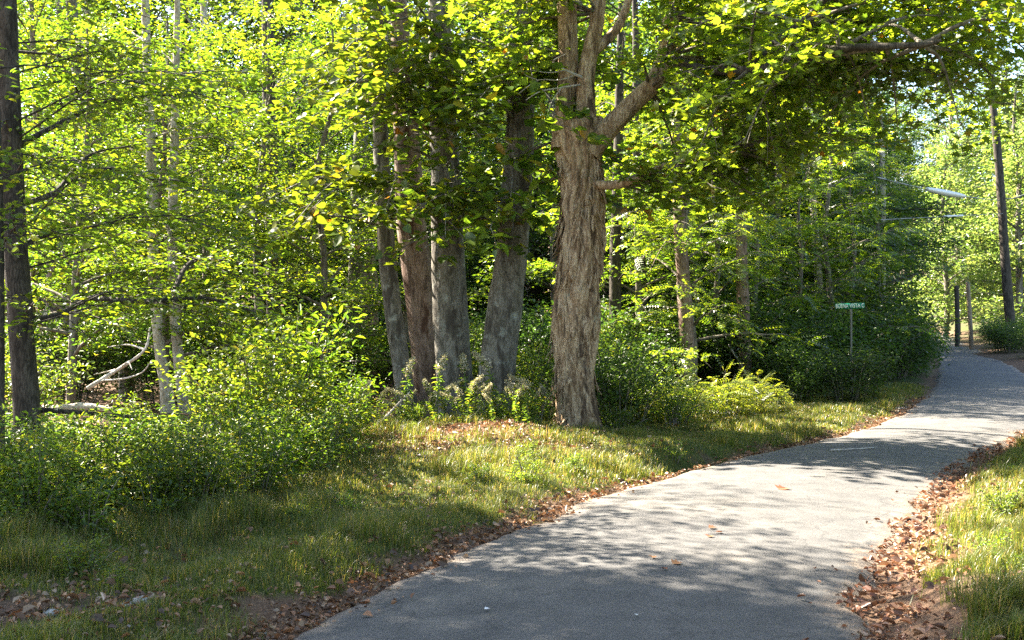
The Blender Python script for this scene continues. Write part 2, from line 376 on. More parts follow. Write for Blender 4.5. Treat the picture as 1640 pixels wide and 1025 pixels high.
def asphalt_material():
    m, nt, out = nodes('worn_asphalt'); L = nt.links
    tc = N(nt, 'ShaderNodeTexCoord'); at_ = N(nt, 'ShaderNodeAttribute', attribute_name='edge')
    def nz(s, d=6.0, r=.6, dist=0.0, vec=None):
        n = N(nt, 'ShaderNodeTexNoise', Scale=s, Detail=d, Roughness=r, Distortion=dist); L.new(vec or tc.outputs['Object'], n.inputs['Vector']); return n.outputs['Fac']
    big, mid, fine, grit = nz(.55, 5.0), nz(3.0, 7.0, .7), nz(55.0, 5.0, .7), nz(260.0, 2.0)
    base = ramp(nt, [(.3, (.050, .050, .049)), (.7, (.094, .091, .086))], mid).outputs[0]
    sp = ramp(nt, [(.30, (.55, .55, .55)), (.48, (.97, .97, .97)), (.62, (1.08, 1.07, 1.05)), (.74, (1.8, 1.75, 1.65))], grit).outputs[0]
    c = mixc(nt, .5, base, sp, 'MULTIPLY')
    sp2 = ramp(nt, [(.32, (.62, .62, .63)), (.64, (1.25, 1.23, 1.2))], fine).outputs[0]
    c = mixc(nt, .8, c, sp2, 'MULTIPLY')
    # pale dusty wear patches
    k = ramp(nt, [(.50, (0, 0, 0)), (.66, (1, 1, 1))], big).outputs[0]
    km = mixc(nt, 1.0, k, ramp(nt, [(.35, (0, 0, 0)), (.65, (.6, .6, .6))], mid).outputs[0], 'MULTIPLY')
    c = mixc(nt, km, c, (.165, .145, .115))
    # hairline cracks
    vo = N(nt, 'ShaderNodeTexVoronoi', Scale=1.15); vo.feature = 'DISTANCE_TO_EDGE'
    nd = N(nt, 'ShaderNodeTexNoise', Scale=2.4, Detail=6.0, Roughness=.7); L.new(tc.outputs['Object'], nd.inputs['Vector'])
    L.new(mixc(nt, .5, tc.outputs['Object'], nd.outputs['Color'], 'ADD'), vo.inputs['Vector'])
    cr = N(nt, 'ShaderNodeMapRange'); cr.inputs['From Min'].default_value = .006; cr.inputs['From Max'].default_value = .016; cr.inputs['To Min'].default_value = 1; cr.inputs['To Max'].default_value = 0; L.new(vo.outputs['Distance'], cr.inputs['Value'])
    e = N(nt, 'ShaderNodeMath', operation='MULTIPLY'); L.new(cr.outputs[0], e.inputs[0])
    ek = N(nt, 'ShaderNodeMapRange'); ek.inputs['From Min'].default_value = .15; ek.inputs['From Max'].default_value = .75; ek.inputs['To Min'].default_value = .45; ek.inputs['To Max'].default_value = .8; L.new(at_.outputs['Fac'], ek.inputs['Value']); L.new(ek.outputs[0], e.inputs[1])
    c = mixc(nt, e.outputs[0], c, (.03, .03, .03))
    # dirt creeping in from the edges
    d = N(nt, 'ShaderNodeMath', operation='ADD'); L.new(at_.outputs['Fac'], d.inputs[0])
    d2 = N(nt, 'ShaderNodeMath', operation='MULTIPLY_ADD'); d2.inputs[1].default_value = .9; d2.inputs[2].default_value = -.45; L.new(nz(6.0, 7.0, .7), d2.inputs[0]); L.new(d2.outputs[0], d.inputs[1])
    dk = N(nt, 'ShaderNodeMapRange'); dk.inputs['From Min'].default_value = .72; dk.inputs['From Max'].default_value = .98; L.new(d.outputs[0], dk.inputs['Value'])
    c = mixc(nt, dk.outputs[0], c, ramp(nt, [(.3, (.12, .085, .06)), (.7, (.27, .215, .155))], fine).outputs[0])
    p = N(nt, 'ShaderNodeBsdfPrincipled', Roughness=.82); p.inputs['Specular IOR Level'].default_value = .35; L.new(c, p.inputs['Base Color'])
    b = N(nt, 'ShaderNodeBump', Strength=.9, Distance=.008); L.new(grit, b.inputs['Height'])
    b2 = N(nt, 'ShaderNodeBump', Strength=.5, Distance=.012); L.new(fine, b2.inputs['Height']); L.new(b.outputs[0], b2.inputs['Normal'])
    L.new(b2.outputs[0], p.inputs['Normal']); L.new(p.outputs[0], out.inputs[0])
    return m
GROUND = ground_material(); ASPHALT = asphalt_material()

# ------------------------------------------------------------------ lie of the land
# road edges read from the photo as ground points (x, y); past 38 m the road climbs gently
def gp(px, py, Y=None):
    if Y is None: Y = FPX * EYE / (py - HZ)
    return ((px - 820) / FPX * Y, Y)
LE = np.array([(-3.6, .5), (-2.35, 3.6), gp(430, 1025), gp(600, 935), gp(740, 872), gp(880, 818), gp(1020, 772), gp(1130, 742), gp(1230, 721), gp(1330, 700), gp(1400, 679), gp(1450, 655), gp(1488, 626), gp(1500, 600), gp(1503, 580, 45), gp(1490, 560, 55), gp(1470, 545, 70), gp(1452, 537, 80)])
RE = np.array([(.4, .5), (1.35, 4), gp(1385, 1025), gp(1386, 960), gp(1402, 910), gp(1440, 860), gp(1490, 800), gp(1540, 748), gp(1600, 712), gp(1645, 694), gp(1700, 660), gp(1695, 630), gp(1652, 602), gp(1612, 580, 45), gp(1568, 560, 55), gp(1535, 546, 70), gp(1522, 537, 80)])
YS = np.linspace(.5, 80, 900)
def smooth_edge(E):
    x = np.interp(YS, E[:, 1], E[:, 0]); k = 13
    for _ in range(2):
        w = np.concatenate([np.full(k, x[0]) - np.arange(k, 0, -1) * (x[1] - x[0]), x, x[-1] + np.arange(1, k + 1) * (x[-1] - x[-2])])
        x = np.convolve(w, np.ones(2 * k + 1) / (2 * k + 1), 'valid')
    return x
XL, XR = smooth_edge(LE), smooth_edge(RE)
def xl(y): return np.interp(y, YS, XL) + (vnoise(y * 2.2, 0 * y, 5) - .5) * .16 + (vnoise(y * 7, 0 * y, 6) - .5) * .06
def xr(y): return np.interp(y, YS, XR) + (vnoise(y * 1.9, 0 * y, 8) - .5) * .26 + (vnoise(y * 6, 0 * y, 9) - .5) * .08
def zroad(y): return np.interp(y, [0, 30, 38, 45, 55, 70, 80, 95, 130, 400], [0, 0, .04, .16, .45, .70, .93, 1.5, 7.5, 40])
FE = np.array([(-5.2, 0), (-4.2, 6), (-3.6, 7.9), (-2.5, 9), (-2.3, 10.7), (-1.9, 13), (-1.2, 15), (.6, 17), (2.2, 19), (4.6, 24), (9, 30), (13.3, 37), (15, 45), (17, 55), (18, 80)])   # foot of the wood on the left
def xforest(y): return np.interp(y, FE[:, 1], FE[:, 0])
def terrain(x, y):
    x = np.asarray(x, float); y = np.asarray(y, float)
    dl = (np.interp(y, YS, XL) - x) * .85; dr = (x - np.interp(y, YS, XR)) * .9
    z = zroad(y) - .05
    d = np.maximum(dl, dr)
    out = sstep(.0, .55, d)
    z = z + out * .12
    ml = np.exp(-(((x + .6) / 1.7) ** 2 + ((y - 14.6) / 2.2) ** 2))        # low mound below the maple
    z = z + np.where(dl > 0, .26 * ml * sstep(.1, 1.2, dl), 0)
    z = z + np.where(dl > 2.5, -.10 * np.minimum(dl - 2.5, 4) * sstep(16, 9, y), 0)  # ground drops away on the far left
    z = z + np.where(dr > .3, .10 * np.minimum(dr - .3, 6), 0)
    notch = np.exp(-(((x - (np.interp(y, YS, XL) - .35)) / .3) ** 2)) * np.exp(-((y - 13.6) / 1.0) ** 2)
    z = z - .22 * notch + .12 * np.exp(-(((x - (np.interp(y, YS, XL) - .95)) / .4) ** 2)) * np.exp(-((y - 13.6) / 1.2) ** 2)
    pm_ = sstep(5.0, 5.8, x) * sstep(10.5, 9.6, x) * sstep(21.6, 22.2, y) * sstep(24.2, 23.6, y)
    z = np.where(dl > -.2, z * (1 - pm_) - .01 * pm_, z)
    bump = (fbm(x * .9, y * .9, 3) - .5) * .22 * (1 - pm_) + (fbm(x * 4.5, y * 4.5, 4) - .5) * .10
    z = z + bump * sstep(.05, .7, d)
    far = np.maximum(np.abs(x) - 60, 0)
    return z + far * .05
def gz(x, y): return float(terrain(np.array([x]), np.array([y]))[0])

def axis(segs):
    o = [np.arange(a, b, s) for a, b, s in segs]; return np.concatenate(o + [[segs[-1][1]]])
gx = axis([(-420, -60, 30), (-60, -20, 4), (-20, -9, .6), (-9, 10, .14), (10, 20, .4), (20, 60, 3), (60, 420, 30)])
gy = axis([(-60, 0, 6), (0, 4, .5), (4, 18, .13), (18, 40, .3), (40, 100, 1.2), (100, 200, 8), (200, 600, 40)])
GX, GY = np.meshgrid(gx, gy)
GZ = terrain(GX, GY)
nxg, nyg = len(gx), len(gy)
ii = (np.arange(nyg - 1)[:, None] * nxg + np.arange(nxg - 1)[None, :])
gf = np.stack([ii, ii + 1, ii + nxg + 1, ii + nxg], -1).reshape(-1, 4)
gm = new_mesh('ground', np.stack([GX, GY, GZ], -1).reshape(-1, 3), [gf], [GROUND], True)
def zones(x, y):
    dl = (xl(y) - x) * .85; dr = (x - xr(y)) * .9
    n = fbm(x * 1.3, y * 1.3, 21); n2 = fbm(x * 4, y * 4, 25)
    fe = xforest(y)
    grass_l = sstep(.02, .36, dl + (n2 - .5) * .7) * sstep(-2.4, -.6, x - fe + (n - .5) * 1.5)
    grass_r = sstep(.2, .9, dr + (n2 - .5) * 1.2) * (.3 + .7 * sstep(.34, .48, n))
    grass = np.where(dl > 0, grass_l, np.where(dr > 0, grass_r, 0)) * (y < 120)
    mound = np.exp(-(((x + .7) / 1.3) ** 2 + ((y - 14.2) / 1.3) ** 2))
    bare = np.exp(-(((x + 2.75) / .7) ** 2 + ((y - 6.1) / .45) ** 2))       # bare leafy soil at bottom left
    lit = np.maximum.reduce([sstep(.75, .1, dl) * (dl > -.3), sstep(1.3, .2, dr + (n - .5) * .8) * (dr > -.3), mound * 1.2, (x < fe - .5) * .9, bare * .7])
    grass = np.clip(grass - mound * (.85 + .3 * sstep(.30, .55, n2)) - bare * .9 - .3 * sstep(.6, .75, n), 0, 1)
    return grass, np.clip(lit, 0, 1)
zg, zl_ = zones(GX, GY)
ca = gm.attributes.new('zone', 'FLOAT_COLOR', 'POINT')
ca.data.foreach_set('color', np.stack([zg, zl_, 0 * zg, 0 * zg + 1], -1).astype(np.float32).ravel())
obj('ground', gm, kind='structure')

# road
ry = axis([(.5, 6, .25), (6, 22, .12), (22, 45, .3), (45, 80, .8)])
nu = 25; u = np.linspace(0, 1, nu)
RYY = np.repeat(ry[:, None], nu, 1)
RX = xl(ry)[:, None] * (1 - u) + xr(ry)[:, None] * u
RZ = zroad(RYY) + .006 + .05 * (4 * u * (1 - u))[None] + (fbm(RX * .8, RYY * .8, 31) - .5) * .035 - .02
RZ[:, 0] -= .07; RZ[:, -1] -= .07
ii = (np.arange(len(ry) - 1)[:, None] * nu + np.arange(nu - 1)[None, :])
rf = np.stack([ii, ii + 1, ii + nu + 1, ii + nu], -1).reshape(-1, 4)
rm = new_mesh('road', np.stack([RX, RYY, RZ], -1).reshape(-1, 3), [rf], [ASPHALT], True)
ea = rm.attributes.new('edge', 'FLOAT', 'POINT')
ea.data.foreach_set('value', np.repeat(np.abs(u * 2 - 1)[None] ** 1.6, len(ry), 0).astype(np.float32).ravel())
obj('road', rm, kind='structure')
def road_z(x, y):
    a, b = np.interp(y, YS, XL), np.interp(y, YS, XR); t = np.clip((x - a) / (b - a), 0, 1)
    return zroad(y) + .006 + .05 * 4 * t * (1 - t) + (fbm(np.asarray(x) * .8, np.asarray(y) * .8, 31) - .5) * .035 - .02

# short paved turn-off to the lane behind the verge
py_ = np.linspace(22.3, 23.5, 8); pxs = np.linspace(5.6, float(np.interp(23.5, YS, XL)) + .25, 14)
PX, PY = np.meshgrid(pxs, py_)
PY = PY + .12 * np.sin(PX * 1.3)
PZ = terrain(PX, PY) + .012
ii = (np.arange(7)[:, None] * 14 + np.arange(13)[None, :])
pf = np.stack([ii, ii + 1, ii + 15, ii + 14], -1).reshape(-1, 4)
pm = new_mesh('side_path', np.stack([PX, PY, PZ], -1).reshape(-1, 3), [pf], [ASPHALT], True)
pa = pm.attributes.new('edge', 'FLOAT', 'POINT'); pa.data.foreach_set('value', (.55 + .45 * np.abs(np.linspace(-1, 1, 8))[:, None] + 0 * PX).astype(np.float32).ravel())
obj('side_path', pm, kind='structure')

# ------------------------------------------------------------------ growing trees
def grow(seed, trunk, rad, limbs, leaf, leaf_size, leaf_mat_, bark, per_m=55, sec_gap=.34, sec_len=(.5, 1.25), flat=.10, tilt=.42,
         ns=10, relief=None, cb=1.2, R=3.0, n_limb=20, rise=(.15, .55), droop=.25, prof=None, extra_limbs=(), az=None, sec_rise=.08, hang=0.0, tw=.22, clump=.0, name='tree', skip_limb_tubes=False):
    """returns (trunk mesh, crown mesh): trunk polyline with limbs and twigs, and all leaves"""
    g = np.random.default_rng(seed)
    wood = Geo(); crown = Geo()
    tp = spline(trunk, max(14, len(trunk) * 8) if relief is None else 90); tr = np.interp(np.linspace(0, 1, len(tp)), np.linspace(0, 1, len(rad)), rad)
    tube(wood, tp, tr, ns, relief)
    H = tp[-1, 2]; hz_ = tp[:, 2]
    S0 = []; SD = []; SL = []; SH = []
    lim = []
    for i in range(n_limb):
        t = (i + g.uniform(.1, .9)) / n_limb
        h = cb + (H - cb) * t * .97
        b = np.array([np.interp(h, hz_, tp[:, k]) for k in range(3)])
        a = (i * 2.399 + g.uniform(-.5, .5)) if az is None else az(i, g)
        pr = (prof(t) if prof else (1 - .75 * t ** 1.5) * (.75 + .25 * min(1, t * 5)))
        L = R * pr * g.uniform(.7, 1.15)
        e = rise[0] + (rise[1] - rise[0]) * g.uniform() + .5 * t
        n = 7; s = np.linspace(0, 1, n)
        dz = L * (np.sin(e) * s - droop * s ** 2)
        aa = a + np.cumsum(g.normal(0, .09, n)); st = L * np.cos(e) / (n - 1)
        xy = np.concatenate([[[0, 0]], np.cumsum(np.stack([np.cos(aa[1:]), np.sin(aa[1:])], -1) * st, 0)])
        p = b + np.column_stack([xy, dz + g.normal(0, .015 * L, n) * s])
        r0 = max(.012, min(np.interp(h, hz_, tr) * .45, .02 * L + .006))
        lim.append((p, r0, L))
    for p, r0 in extra_limbs:
        p = np.asarray(p, float)
        lim.append((spline(p, 9), r0, np.linalg.norm(np.diff(p, axis=0), axis=1).sum()))
    for p, r0, L in lim:
        s = np.linspace(0, 1, len(p))
        if not skip_limb_tubes: tube(wood, p, r0 * (1 - .85 * s), 5)
        m = max(3, int(L / sec_gap)); side = 1 if g.uniform() < .5 else -1
        for k in range(m):
            q = .18 + .82 * (k + g.uniform(.2, .8)) / m
            c = np.array([np.interp(q, s, p[:, j]) for j in range(3)])
            d = np.array([np.interp(min(1, q + .05), s, p[:, j]) - np.interp(q - .08, s, p[:, j]) for j in range(3)]); d /= np.linalg.norm(d) + 1e-9
            an = side * g.uniform(.55, 1.15) * (1 - .5 * (q > .93)); side = -side
            ca_, sa = math.cos(an), math.sin(an)
            dd = np.array([d[0] * ca_ - d[1] * sa, d[0] * sa + d[1] * ca_, d[2] * .5 + g.normal(sec_rise, .16)]); dd /= np.linalg.norm(dd)
            ll = g.uniform(*sec_len) * (1.1 - .45 * q)
            S0.append(c); SD.append(dd); SL.append(ll)
            tt = np.linspace(0, 1, 4)[:, None]
            tube(wood, c + dd * ll * tt - np.array([0, 0, 1]) * (hang + .08) * ll * tt ** 2, np.array([.008, .006, .004, .002]) * (.6 + .5 * ll), 3, cap=False)
    S0 = np.array(S0); SD = np.array(SD); SL = np.array(SL)
    dens = np.clip(g.normal(1, clump, len(SL)), .1, 3) if clump else np.ones(len(SL))
    cnt = np.maximum(2, (SL * per_m * dens).astype(int)); idx = np.repeat(np.arange(len(SL)), cnt); n = len(idx)
    t = g.uniform(.05, 1.05, n); d = SD[idx]; ll = SL[idx]
    lat = np.stack([-d[:, 1], d[:, 0], 0 * t], -1); lat = unit(lat)
    side = g.choice([-1, 1], n); w = np.abs(g.normal(0, 1, n)) * tw * ll * (1.15 - .6 * t)
    up = np.array([0, 0, 1.])
    pos = S0[idx] + d * (ll * t)[:, None] + lat * (side * w)[:, None] + up * (g.normal(0, flat, n) * ll - (hang + .08) * ll * t ** 2 - .15 * w)[:, None]
    head = d * .8 + lat * (side * g.uniform(.2, 1.2, n))[:, None] + g.normal(0, .3, (n, 3)) - up * g.uniform(0, .35 + hang, n)[:, None]
    nrm = up + g.normal(0, tilt, (n, 3))
    size = leaf_size * g.uniform(.65, 1.25, n)
    leaves_geo(crown, leaf, pos, unit(head), nrm, size)
    return wood.mesh(name + '_wood', [bark]), crown.mesh(name + '_crown', [leaf_mat_], False)

def straight(H, lean=(0, 0), wob=.12, seed=0, n=6):
    g = np.random.default_rng(seed); z = np.linspace(-.25, H, n)
    return np.column_stack([lean[0] * z + g.normal(0, wob, n) * (z > 0) * np.minimum(1, z / H + .3), lean[1] * z + g.normal(0, wob, n) * (z > 0) * .7, z])

KINDS = {}
OVAL, MAPLE, HEART, PINN, NEED = leaf_oval(), leaf_maple(), leaf_heart(), leaf_pinnate(), leaf_needles()
for v in range(4):   # airy layered understory trees
    H = [8.0, 6.5, 9.5, 7.2][v]
    KINDS['layered%d' % v] = grow(100 + v, straight(H, (.03 * (v - 1.5), 0), .10, v), [.10, .085, .06, .02], 0, OVAL, .105, LEAF_WOOD, BARK_MID, per_m=74, R=3.1, cb=.9, n_limb=26, name='layered', clump=.5, sec_len=(.55, 1.4))
for v in range(3):   # tall forest trees whose crown begins higher
    KINDS['tall%d' % v] = grow(200 + v, straight(15 + v, (.02, .01), .14, 20 + v), [.20, .16, .10, .03], 0, OVAL, .15, LEAF_SHADED, [BARK_MID, BARK_PALE, BARK_GREY][v], per_m=44, R=3.6, cb=3.0, n_limb=36, name='tall', clump=.5, sec_len=(.6, 1.6), rise=(.2, .7))
for v in range(2):   # dense dark trees
    KINDS['dense%d' % v] = grow(300 + v, straight(11, (0, 0), .12, 30 + v), [.20, .17, .10, .03], 0, OVAL, .13, LEAF_DARK, BARK_DARK, per_m=62, R=3.4, cb=.5, n_limb=46, name='dense', flat=.18, tilt=.55, sec_len=(.6, 1.5), clump=.35)
for v in range(2):   # feather-leaved trees
    KINDS['feather%d' % v] = grow(400 + v, straight(7.5, (.03, 0), .12, 40 + v), [.11, .09, .06, .02], 0, PINN, .42, LEAF_WOOD, BARK_MID, per_m=9, R=3.0, cb=1.0, n_limb=24, name='feather', tilt=.35, hang=.25, sec_len=(.5, 1.2), clump=.3)
for v in range(2):   # pale bright trees at the far bend
    KINDS['pale%d' % v] = grow(500 + v, straight(13, (0, 0), .12, 50 + v), [.18, .15, .10, .03], 0, OVAL, .24, LEAF_PALE, BARK_MID, per_m=30, R=3.8, cb=.6, n_limb=46, name='pale', flat=.2, tilt=.6, sec_len=(.6, 1.6), clump=.4)
KINDS['pine0'] = grow(600, straight(16, (0, 0), .05, 60), [.20, .17, .10, .03], 0, NEED, .34, LEAF_PINE, BARK_MID, per_m=16, R=2.7, cb=2.0, n_limb=46, rise=(-.1, .15), name='pine', tilt=.3, sec_len=(.4, 1.0), prof=lambda t: 1.05 - t)
for v in range(3):   # leafy to the ground, for the back of the wood
    KINDS['full%d' % v] = grow(650 + v, straight(15 + v, (.01, 0), .12, 65 + v), [.17, .14, .09, .03], 0, OVAL, .23, LEAF_SHADED, [BARK_MID, BARK_PALE, BARK_DARK][v], per_m=27, R=4.0, cb=.5, n_limb=58, name='full', flat=.18, tilt=.5, sec_len=(.6, 1.7), clump=.45)
for v in range(2):   # high thick crowns on clear stems
    KINDS['shade%d' % v] = grow(680 + v, straight(14.5, (.01, 0), .1, 85 + v), [.2, .17, .12, .03], 0, OVAL, .19, LEAF_SHADED, BARK_MID, per_m=58, R=3.7, cb=6.6, n_limb=40, name='shade', flat=.16, tilt=.45, sec_len=(.7, 1.7), clump=.4, prof=lambda t: .75 + .5 * t - .9 * t ** 3)
KINDS['high0'] = grow(690, straight(10.5, (.02, .02), .12, 95), [.11, .10, .07, .02], 0, OVAL, .13, LEAF_WOOD, BARK_DARK, per_m=15, R=3.0, cb=5.6, n_limb=22, name='high', flat=.14, sec_len=(.5, 1.4), clump=.6)
KINDS['highdense0'] = grow(695, straight(13, (0, 0), .12, 96), [.20, .17, .10, .03], 0, OVAL, .14, LEAF_DARK, BARK_DARK, per_m=60, R=3.6, cb=3.2, n_limb=44, name='dense', flat=.18, tilt=.55, sec_len=(.6, 1.5), clump=.35)
for v in range(2):   # saplings
    KINDS['sapling%d' % v] = grow(700 + v, straight(3.6, (.03, 0), .06, 70 + v), [.03, .022, .008], 0, OVAL, .10, LEAF_WOOD, BARK_MID, per_m=50, R=1.2, cb=.4, n_limb=16, ns=6, name='sapling', sec_len=(.3, .7), clump=.4)

COUNT = {}
def place(kind, x, y, label, cat='tree', group=None, name='leafy_tree', rz=None, s=1.0, z=None, sink=.05):
    w, c = KINDS[kind]
    t = thing(name, label, cat, (x, y, (gz(x, y) if z is None else z) - sink), RNG.uniform(0, 6.28) if rz is None else rz, s, group)
    obj('trunk' if cat == 'tree' else 'stem', w, t); obj('crown' if cat == 'tree' else 'foliage', c, t, kind='stuff')
    return t

# ------------------------------------------------------------------ the named trees
def rel(pts, base): return np.asarray(pts) - np.asarray(base)[None]

# big maple
YM = 16.6
mb = at(925, 700, YM); mb[2] = gz(mb[0], mb[1]) - .05
def M(px, py, dy=0.0): return at(px, py, YM + dy) - mb
maple = thing('maple_tree', 'big old maple with shaggy tan bark and a forked top at the road edge', 'tree', mb)
g = Geo(); tr_pts = [M(926, 706), M(922, 640), M(921, 560), M(924, 480), M(930, 380), M(932, 300), M(930, 245), M(928, 205), M(926, 190)]
tube(g, spline(tr_pts, 260), np.interp(np.linspace(0, 1, 260), [0, .15, .5, .72, .86, .93, .97, 1], [.345, .325, .34, .35, .40, .41, .33, .1]), 160, bark_relief(3, .24, 17, .09))
trunk = obj('trunk', g.mesh('maple_trunk', [BARK_MAPLE]), maple)
gb = np.random.default_rng(91); G2 = Geo(); tc_ = spline(tr_pts, 60)
for k in range(210):      # loose strips of bark curling off the trunk
    z0 = gb.uniform(.25, 4.3) if k % 3 else gb.uniform(2.2, 3.9); th = gb.uniform(2.6, 6.9); L_ = gb.uniform(.10, .38); w_ = gb.uniform(.012, .038)
    t_ = np.linspace(0, 1, 6); zz = z0 - L_ * t_; rr = .335 + .02 * gb.normal() + gb.uniform(.02, .09) * t_ ** 2 * (1 if gb.uniform() < .8 else 1.8)
    cx = np.interp(zz, tc_[:, 2], tc_[:, 0]); cy = np.interp(zz, tc_[:, 2], tc_[:, 1]); tw_ = th + gb.normal(0, .12) * t_
    rad_ = np.column_stack([np.cos(tw_), np.sin(tw_), 0 * t_]); tan_ = np.column_stack([-np.sin(tw_), np.cos(tw_), 0 * t_]); wl = (w_ * (1 - .6 * t_ ** 2) * (1 + .2 * gb.normal(0, 1, 6)))[:, None]
    c_ = np.column_stack([cx, cy, zz]) + rad_ * rr[:, None]
    v = np.concatenate([c_ - tan_ * wl, c_ + tan_ * wl, c_ - tan_ * wl * .8 - rad_ * .012, c_ + tan_ * wl * .8 - rad_ * .012]); i = np.arange(5)
    f = [np.stack([i + a, i + b, i + 1 + b, i + 1 + a], -1) for a, b in ((0, 6), (18, 12), (12, 0), (6, 18))] + [np.array([[5, 11, 23, 17]])]
    G2.add(v, np.concatenate(f))
obj('loose_bark', G2.mesh('loose_bark', [BARK_MAPLE], False), maple, kind='stuff')
def limb(pts, r, ns=24, seed=1, mat=BARK_MAPLE, parent=maple, name='limb', amp=.12, n=40):
    g = Geo(); tube(g, spline(pts, n), np.interp(np.linspace(0, 1, n), np.linspace(0, 1, len(r)), r), ns, (lambda th, z, f=bark_relief(seed, amp, 9, .05): np.minimum(f(th, z + 3), 1.4)) if amp else None)
    return obj(name, g.mesh(name, [mat]), parent)
limb([M(900, 240, -.05), M(906, 170), M(910, 90), M(908, 0), M(900, -150), M(885, -400), M(900, -700)], [.19, .16, .155, .15, .13, .09, .03], seed=5)
limb([M(938, 250, -.1), M(938, 170, -.08), M(940, 110, -.06), M(957, 20), M(966, -120), M(980, -350)], [.20, .155, .13, .115, .08, .03], seed=6)
limb([M(944, 245, -.12), M(975, 205, -.15), M(1025, 155, -.2), M(1050, 130, -.2), M(1066, 90, -.2), M(1074, 30, -.2), M(1085, -80), M(1110, -300)], [.19, .165, .14, .13, .13, .125, .09, .03], seed=7)
limb([M(952, 80), M(975, 60, .1), M(1000, 20, .2), M(1030, -80, .3)], [.09, .08, .07, .03], seed=8)
limb([M(948, 294, -.2), M(985, 296, -.4), M(1030, 282, -.7), M(1062, 266, -.9), M(1100, 255, -1.0), M(1165, 240, -1.2)], [.075, .07, .06, .05, .04, .015], 10, 9)
limb([M(1066, 90, -.2), M(1120, 110, -1.2), M(1200, 112, -2.2), M(1285, 98, -3.0), M(1345, 78, -3.4), M(1420, 74, -3.7), M(1480, 71, -3.9), M(1508, 64, -4.0)], [.09, .075, .06, .055, .05, .042, .035, .022], 10, 10, BARK_DARK)
limb([M(1200, 112, -2.2), M(1240, 70, -2.2), M(1285, 35, -2.3), M(1330, -10, -2.4), M(1400, -90, -2.6)], [.05, .048, .045, .04, .02], 10, 11, BARK_DARK)
# dead pale twigs low on the fork
for k, (pp, r) in enumerate([([(936, 125, -.14), (905, 112, -.45), (886, 98, -.6), (906, 86, -.7)], .025), ([(932, 135, -.14), (900, 140, -.5), (866, 146, -.8), (842, 160, -.9)], .018), ([(905, 112, -.45), (880, 116, -.7), (850, 112, -.9)], .012),
                             ([(930, 118, -.1), (895, 128, -.4), (862, 128, -.6), (830, 150, -.7)], .012), ([(900, 140, -.5), (885, 160, -.6), (878, 178, -.7)], .010), ([(862, 128, -.6), (845, 122, -.7), (838, 116, -.8)], .008)]):
    limb([M(*q) for q in pp], [r, r * .75, r * .5, r * .2], 6, 1, BARK_DEAD, maple, 'dead_twig', 0, 12)
# maple leaves: sprays hung on real boughs that spread over the road
def sprays(seed, boughs, leaf, size, mat, per_m, gap, slen, bark, flat=.1, tilt=.42, hang=.1, tw=.25, r=.03, clump=.4):
    return grow(seed, [(0, 0, .2), (0, 0, .3), (0, 0, .4)], [.002, .002], 0, leaf, size, mat, bark, per_m=per_m, sec_gap=gap, sec_len=slen, flat=flat, tilt=tilt, hang=hang, tw=tw, clump=clump, n_limb=0, extra_limbs=[(b, r) for b in boughs], ns=3, name='bough')
bo = []
gm_ = np.random.default_rng(77)
starts = [M(1074, 30, -.2), M(1066, 90, -.2), M(1200, 112, -2.2), M(1285, 98, -3.0), M(1345, 78, -3.4), M(1420, 74, -3.7), M(1285, 35, -2.3), M(1330, -10, -2.4), M(1400, -90, -2.6), M(1085, -80, 0), M(1480, 71, -3.9), M(1040, 140, -.2), M(1110, 255, -1), M(1165, 240, -1.2)]
for k in range(60):
    s0 = starts[k % len(starts)]
    a = gm_.uniform(-1.9, 1.0) if k % len(starts) not in (3, 4, 5, 10) else gm_.uniform(-.35, 2.4); Lb = gm_.uniform(1.0, 2.6)
    d = np.array([math.cos(a), math.sin(a) * .9, gm_.uniform(-.25, .45)])
    bo.append([s0, s0 + d * Lb * .5 + [0, 0, .1], s0 + d * Lb + [0, 0, -.12 * Lb]])
for k in range(68):   # boughs reaching out evenly over the road, drooping lower near the trunk
    px_ = gm_.uniform(1040, 1740); low = np.interp(px_, [1040, 1200, 1380, 1660], [330, 330, 260, 190]); tgt = M(px_, gm_.uniform(-40, low), gm_.uniform(-3.6, 2.6))
    s0 = min(starts, key=lambda q: np.linalg.norm(q - tgt) + (3 if q[2] < tgt[2] - .3 else 0))
    bo.append([s0, s0 * .5 + tgt * .5 + [0, 0, .25], tgt])
for k in range(16):   # higher storey above the picture
    s0 = np.array(starts[(0, 3, 5, 7, 8, 9)[k % 6]]) + [gm_.uniform(-1.5, 1.5), gm_.uniform(-1.5, 1.5), gm_.uniform(1.2, 3.2)]
    a = gm_.uniform(0, 6.28); Lb = gm_.uniform(1.2, 2.6); d = np.array([math.cos(a), math.sin(a), gm_.uniform(-.2, .3)])
    bo.append([s0, s0 + d * Lb * .5 + [0, 0, .1], s0 + d * Lb + [0, 0, -.12 * Lb]])
for k in range(26):   # left side, over the fork
    s0 = [M(908, 0), M(900, -150), M(910, 90), M(957, 20)][k % 4]
    a = gm_.uniform(1.7, 4.8); Lb = gm_.uniform(1.0, 2.4); d = np.array([math.cos(a), math.sin(a), gm_.uniform(-.3, .4)])
    bo.append([s0, s0 + d * Lb * .5 + [0, 0, .1], s0 + d * Lb + [0, 0, -.15 * Lb]])
for k in range(16):   # low boughs
    s0 = [M(985, 296, -.4), M(1062, 266, -.9), M(1165, 240, -1.2), M(1100, 255, -1)][k % 4]
    a = gm_.uniform(-1.2, 1.0); Lb = gm_.uniform(.7, 1.5); d = np.array([math.cos(a), math.sin(a), gm_.uniform(-.35, .25)])
    bo.append([s0, s0 + d * Lb * .5, s0 + d * Lb + [0, 0, -.15 * Lb]])
w, c = sprays(780, bo, MAPLE, .115, LEAF_MAPLE, 38, .28, (.45, 1.0), BARK_MID)
obj('twig_framework', w, maple, kind='stuff'); obj('crown', c, maple, kind='stuff')

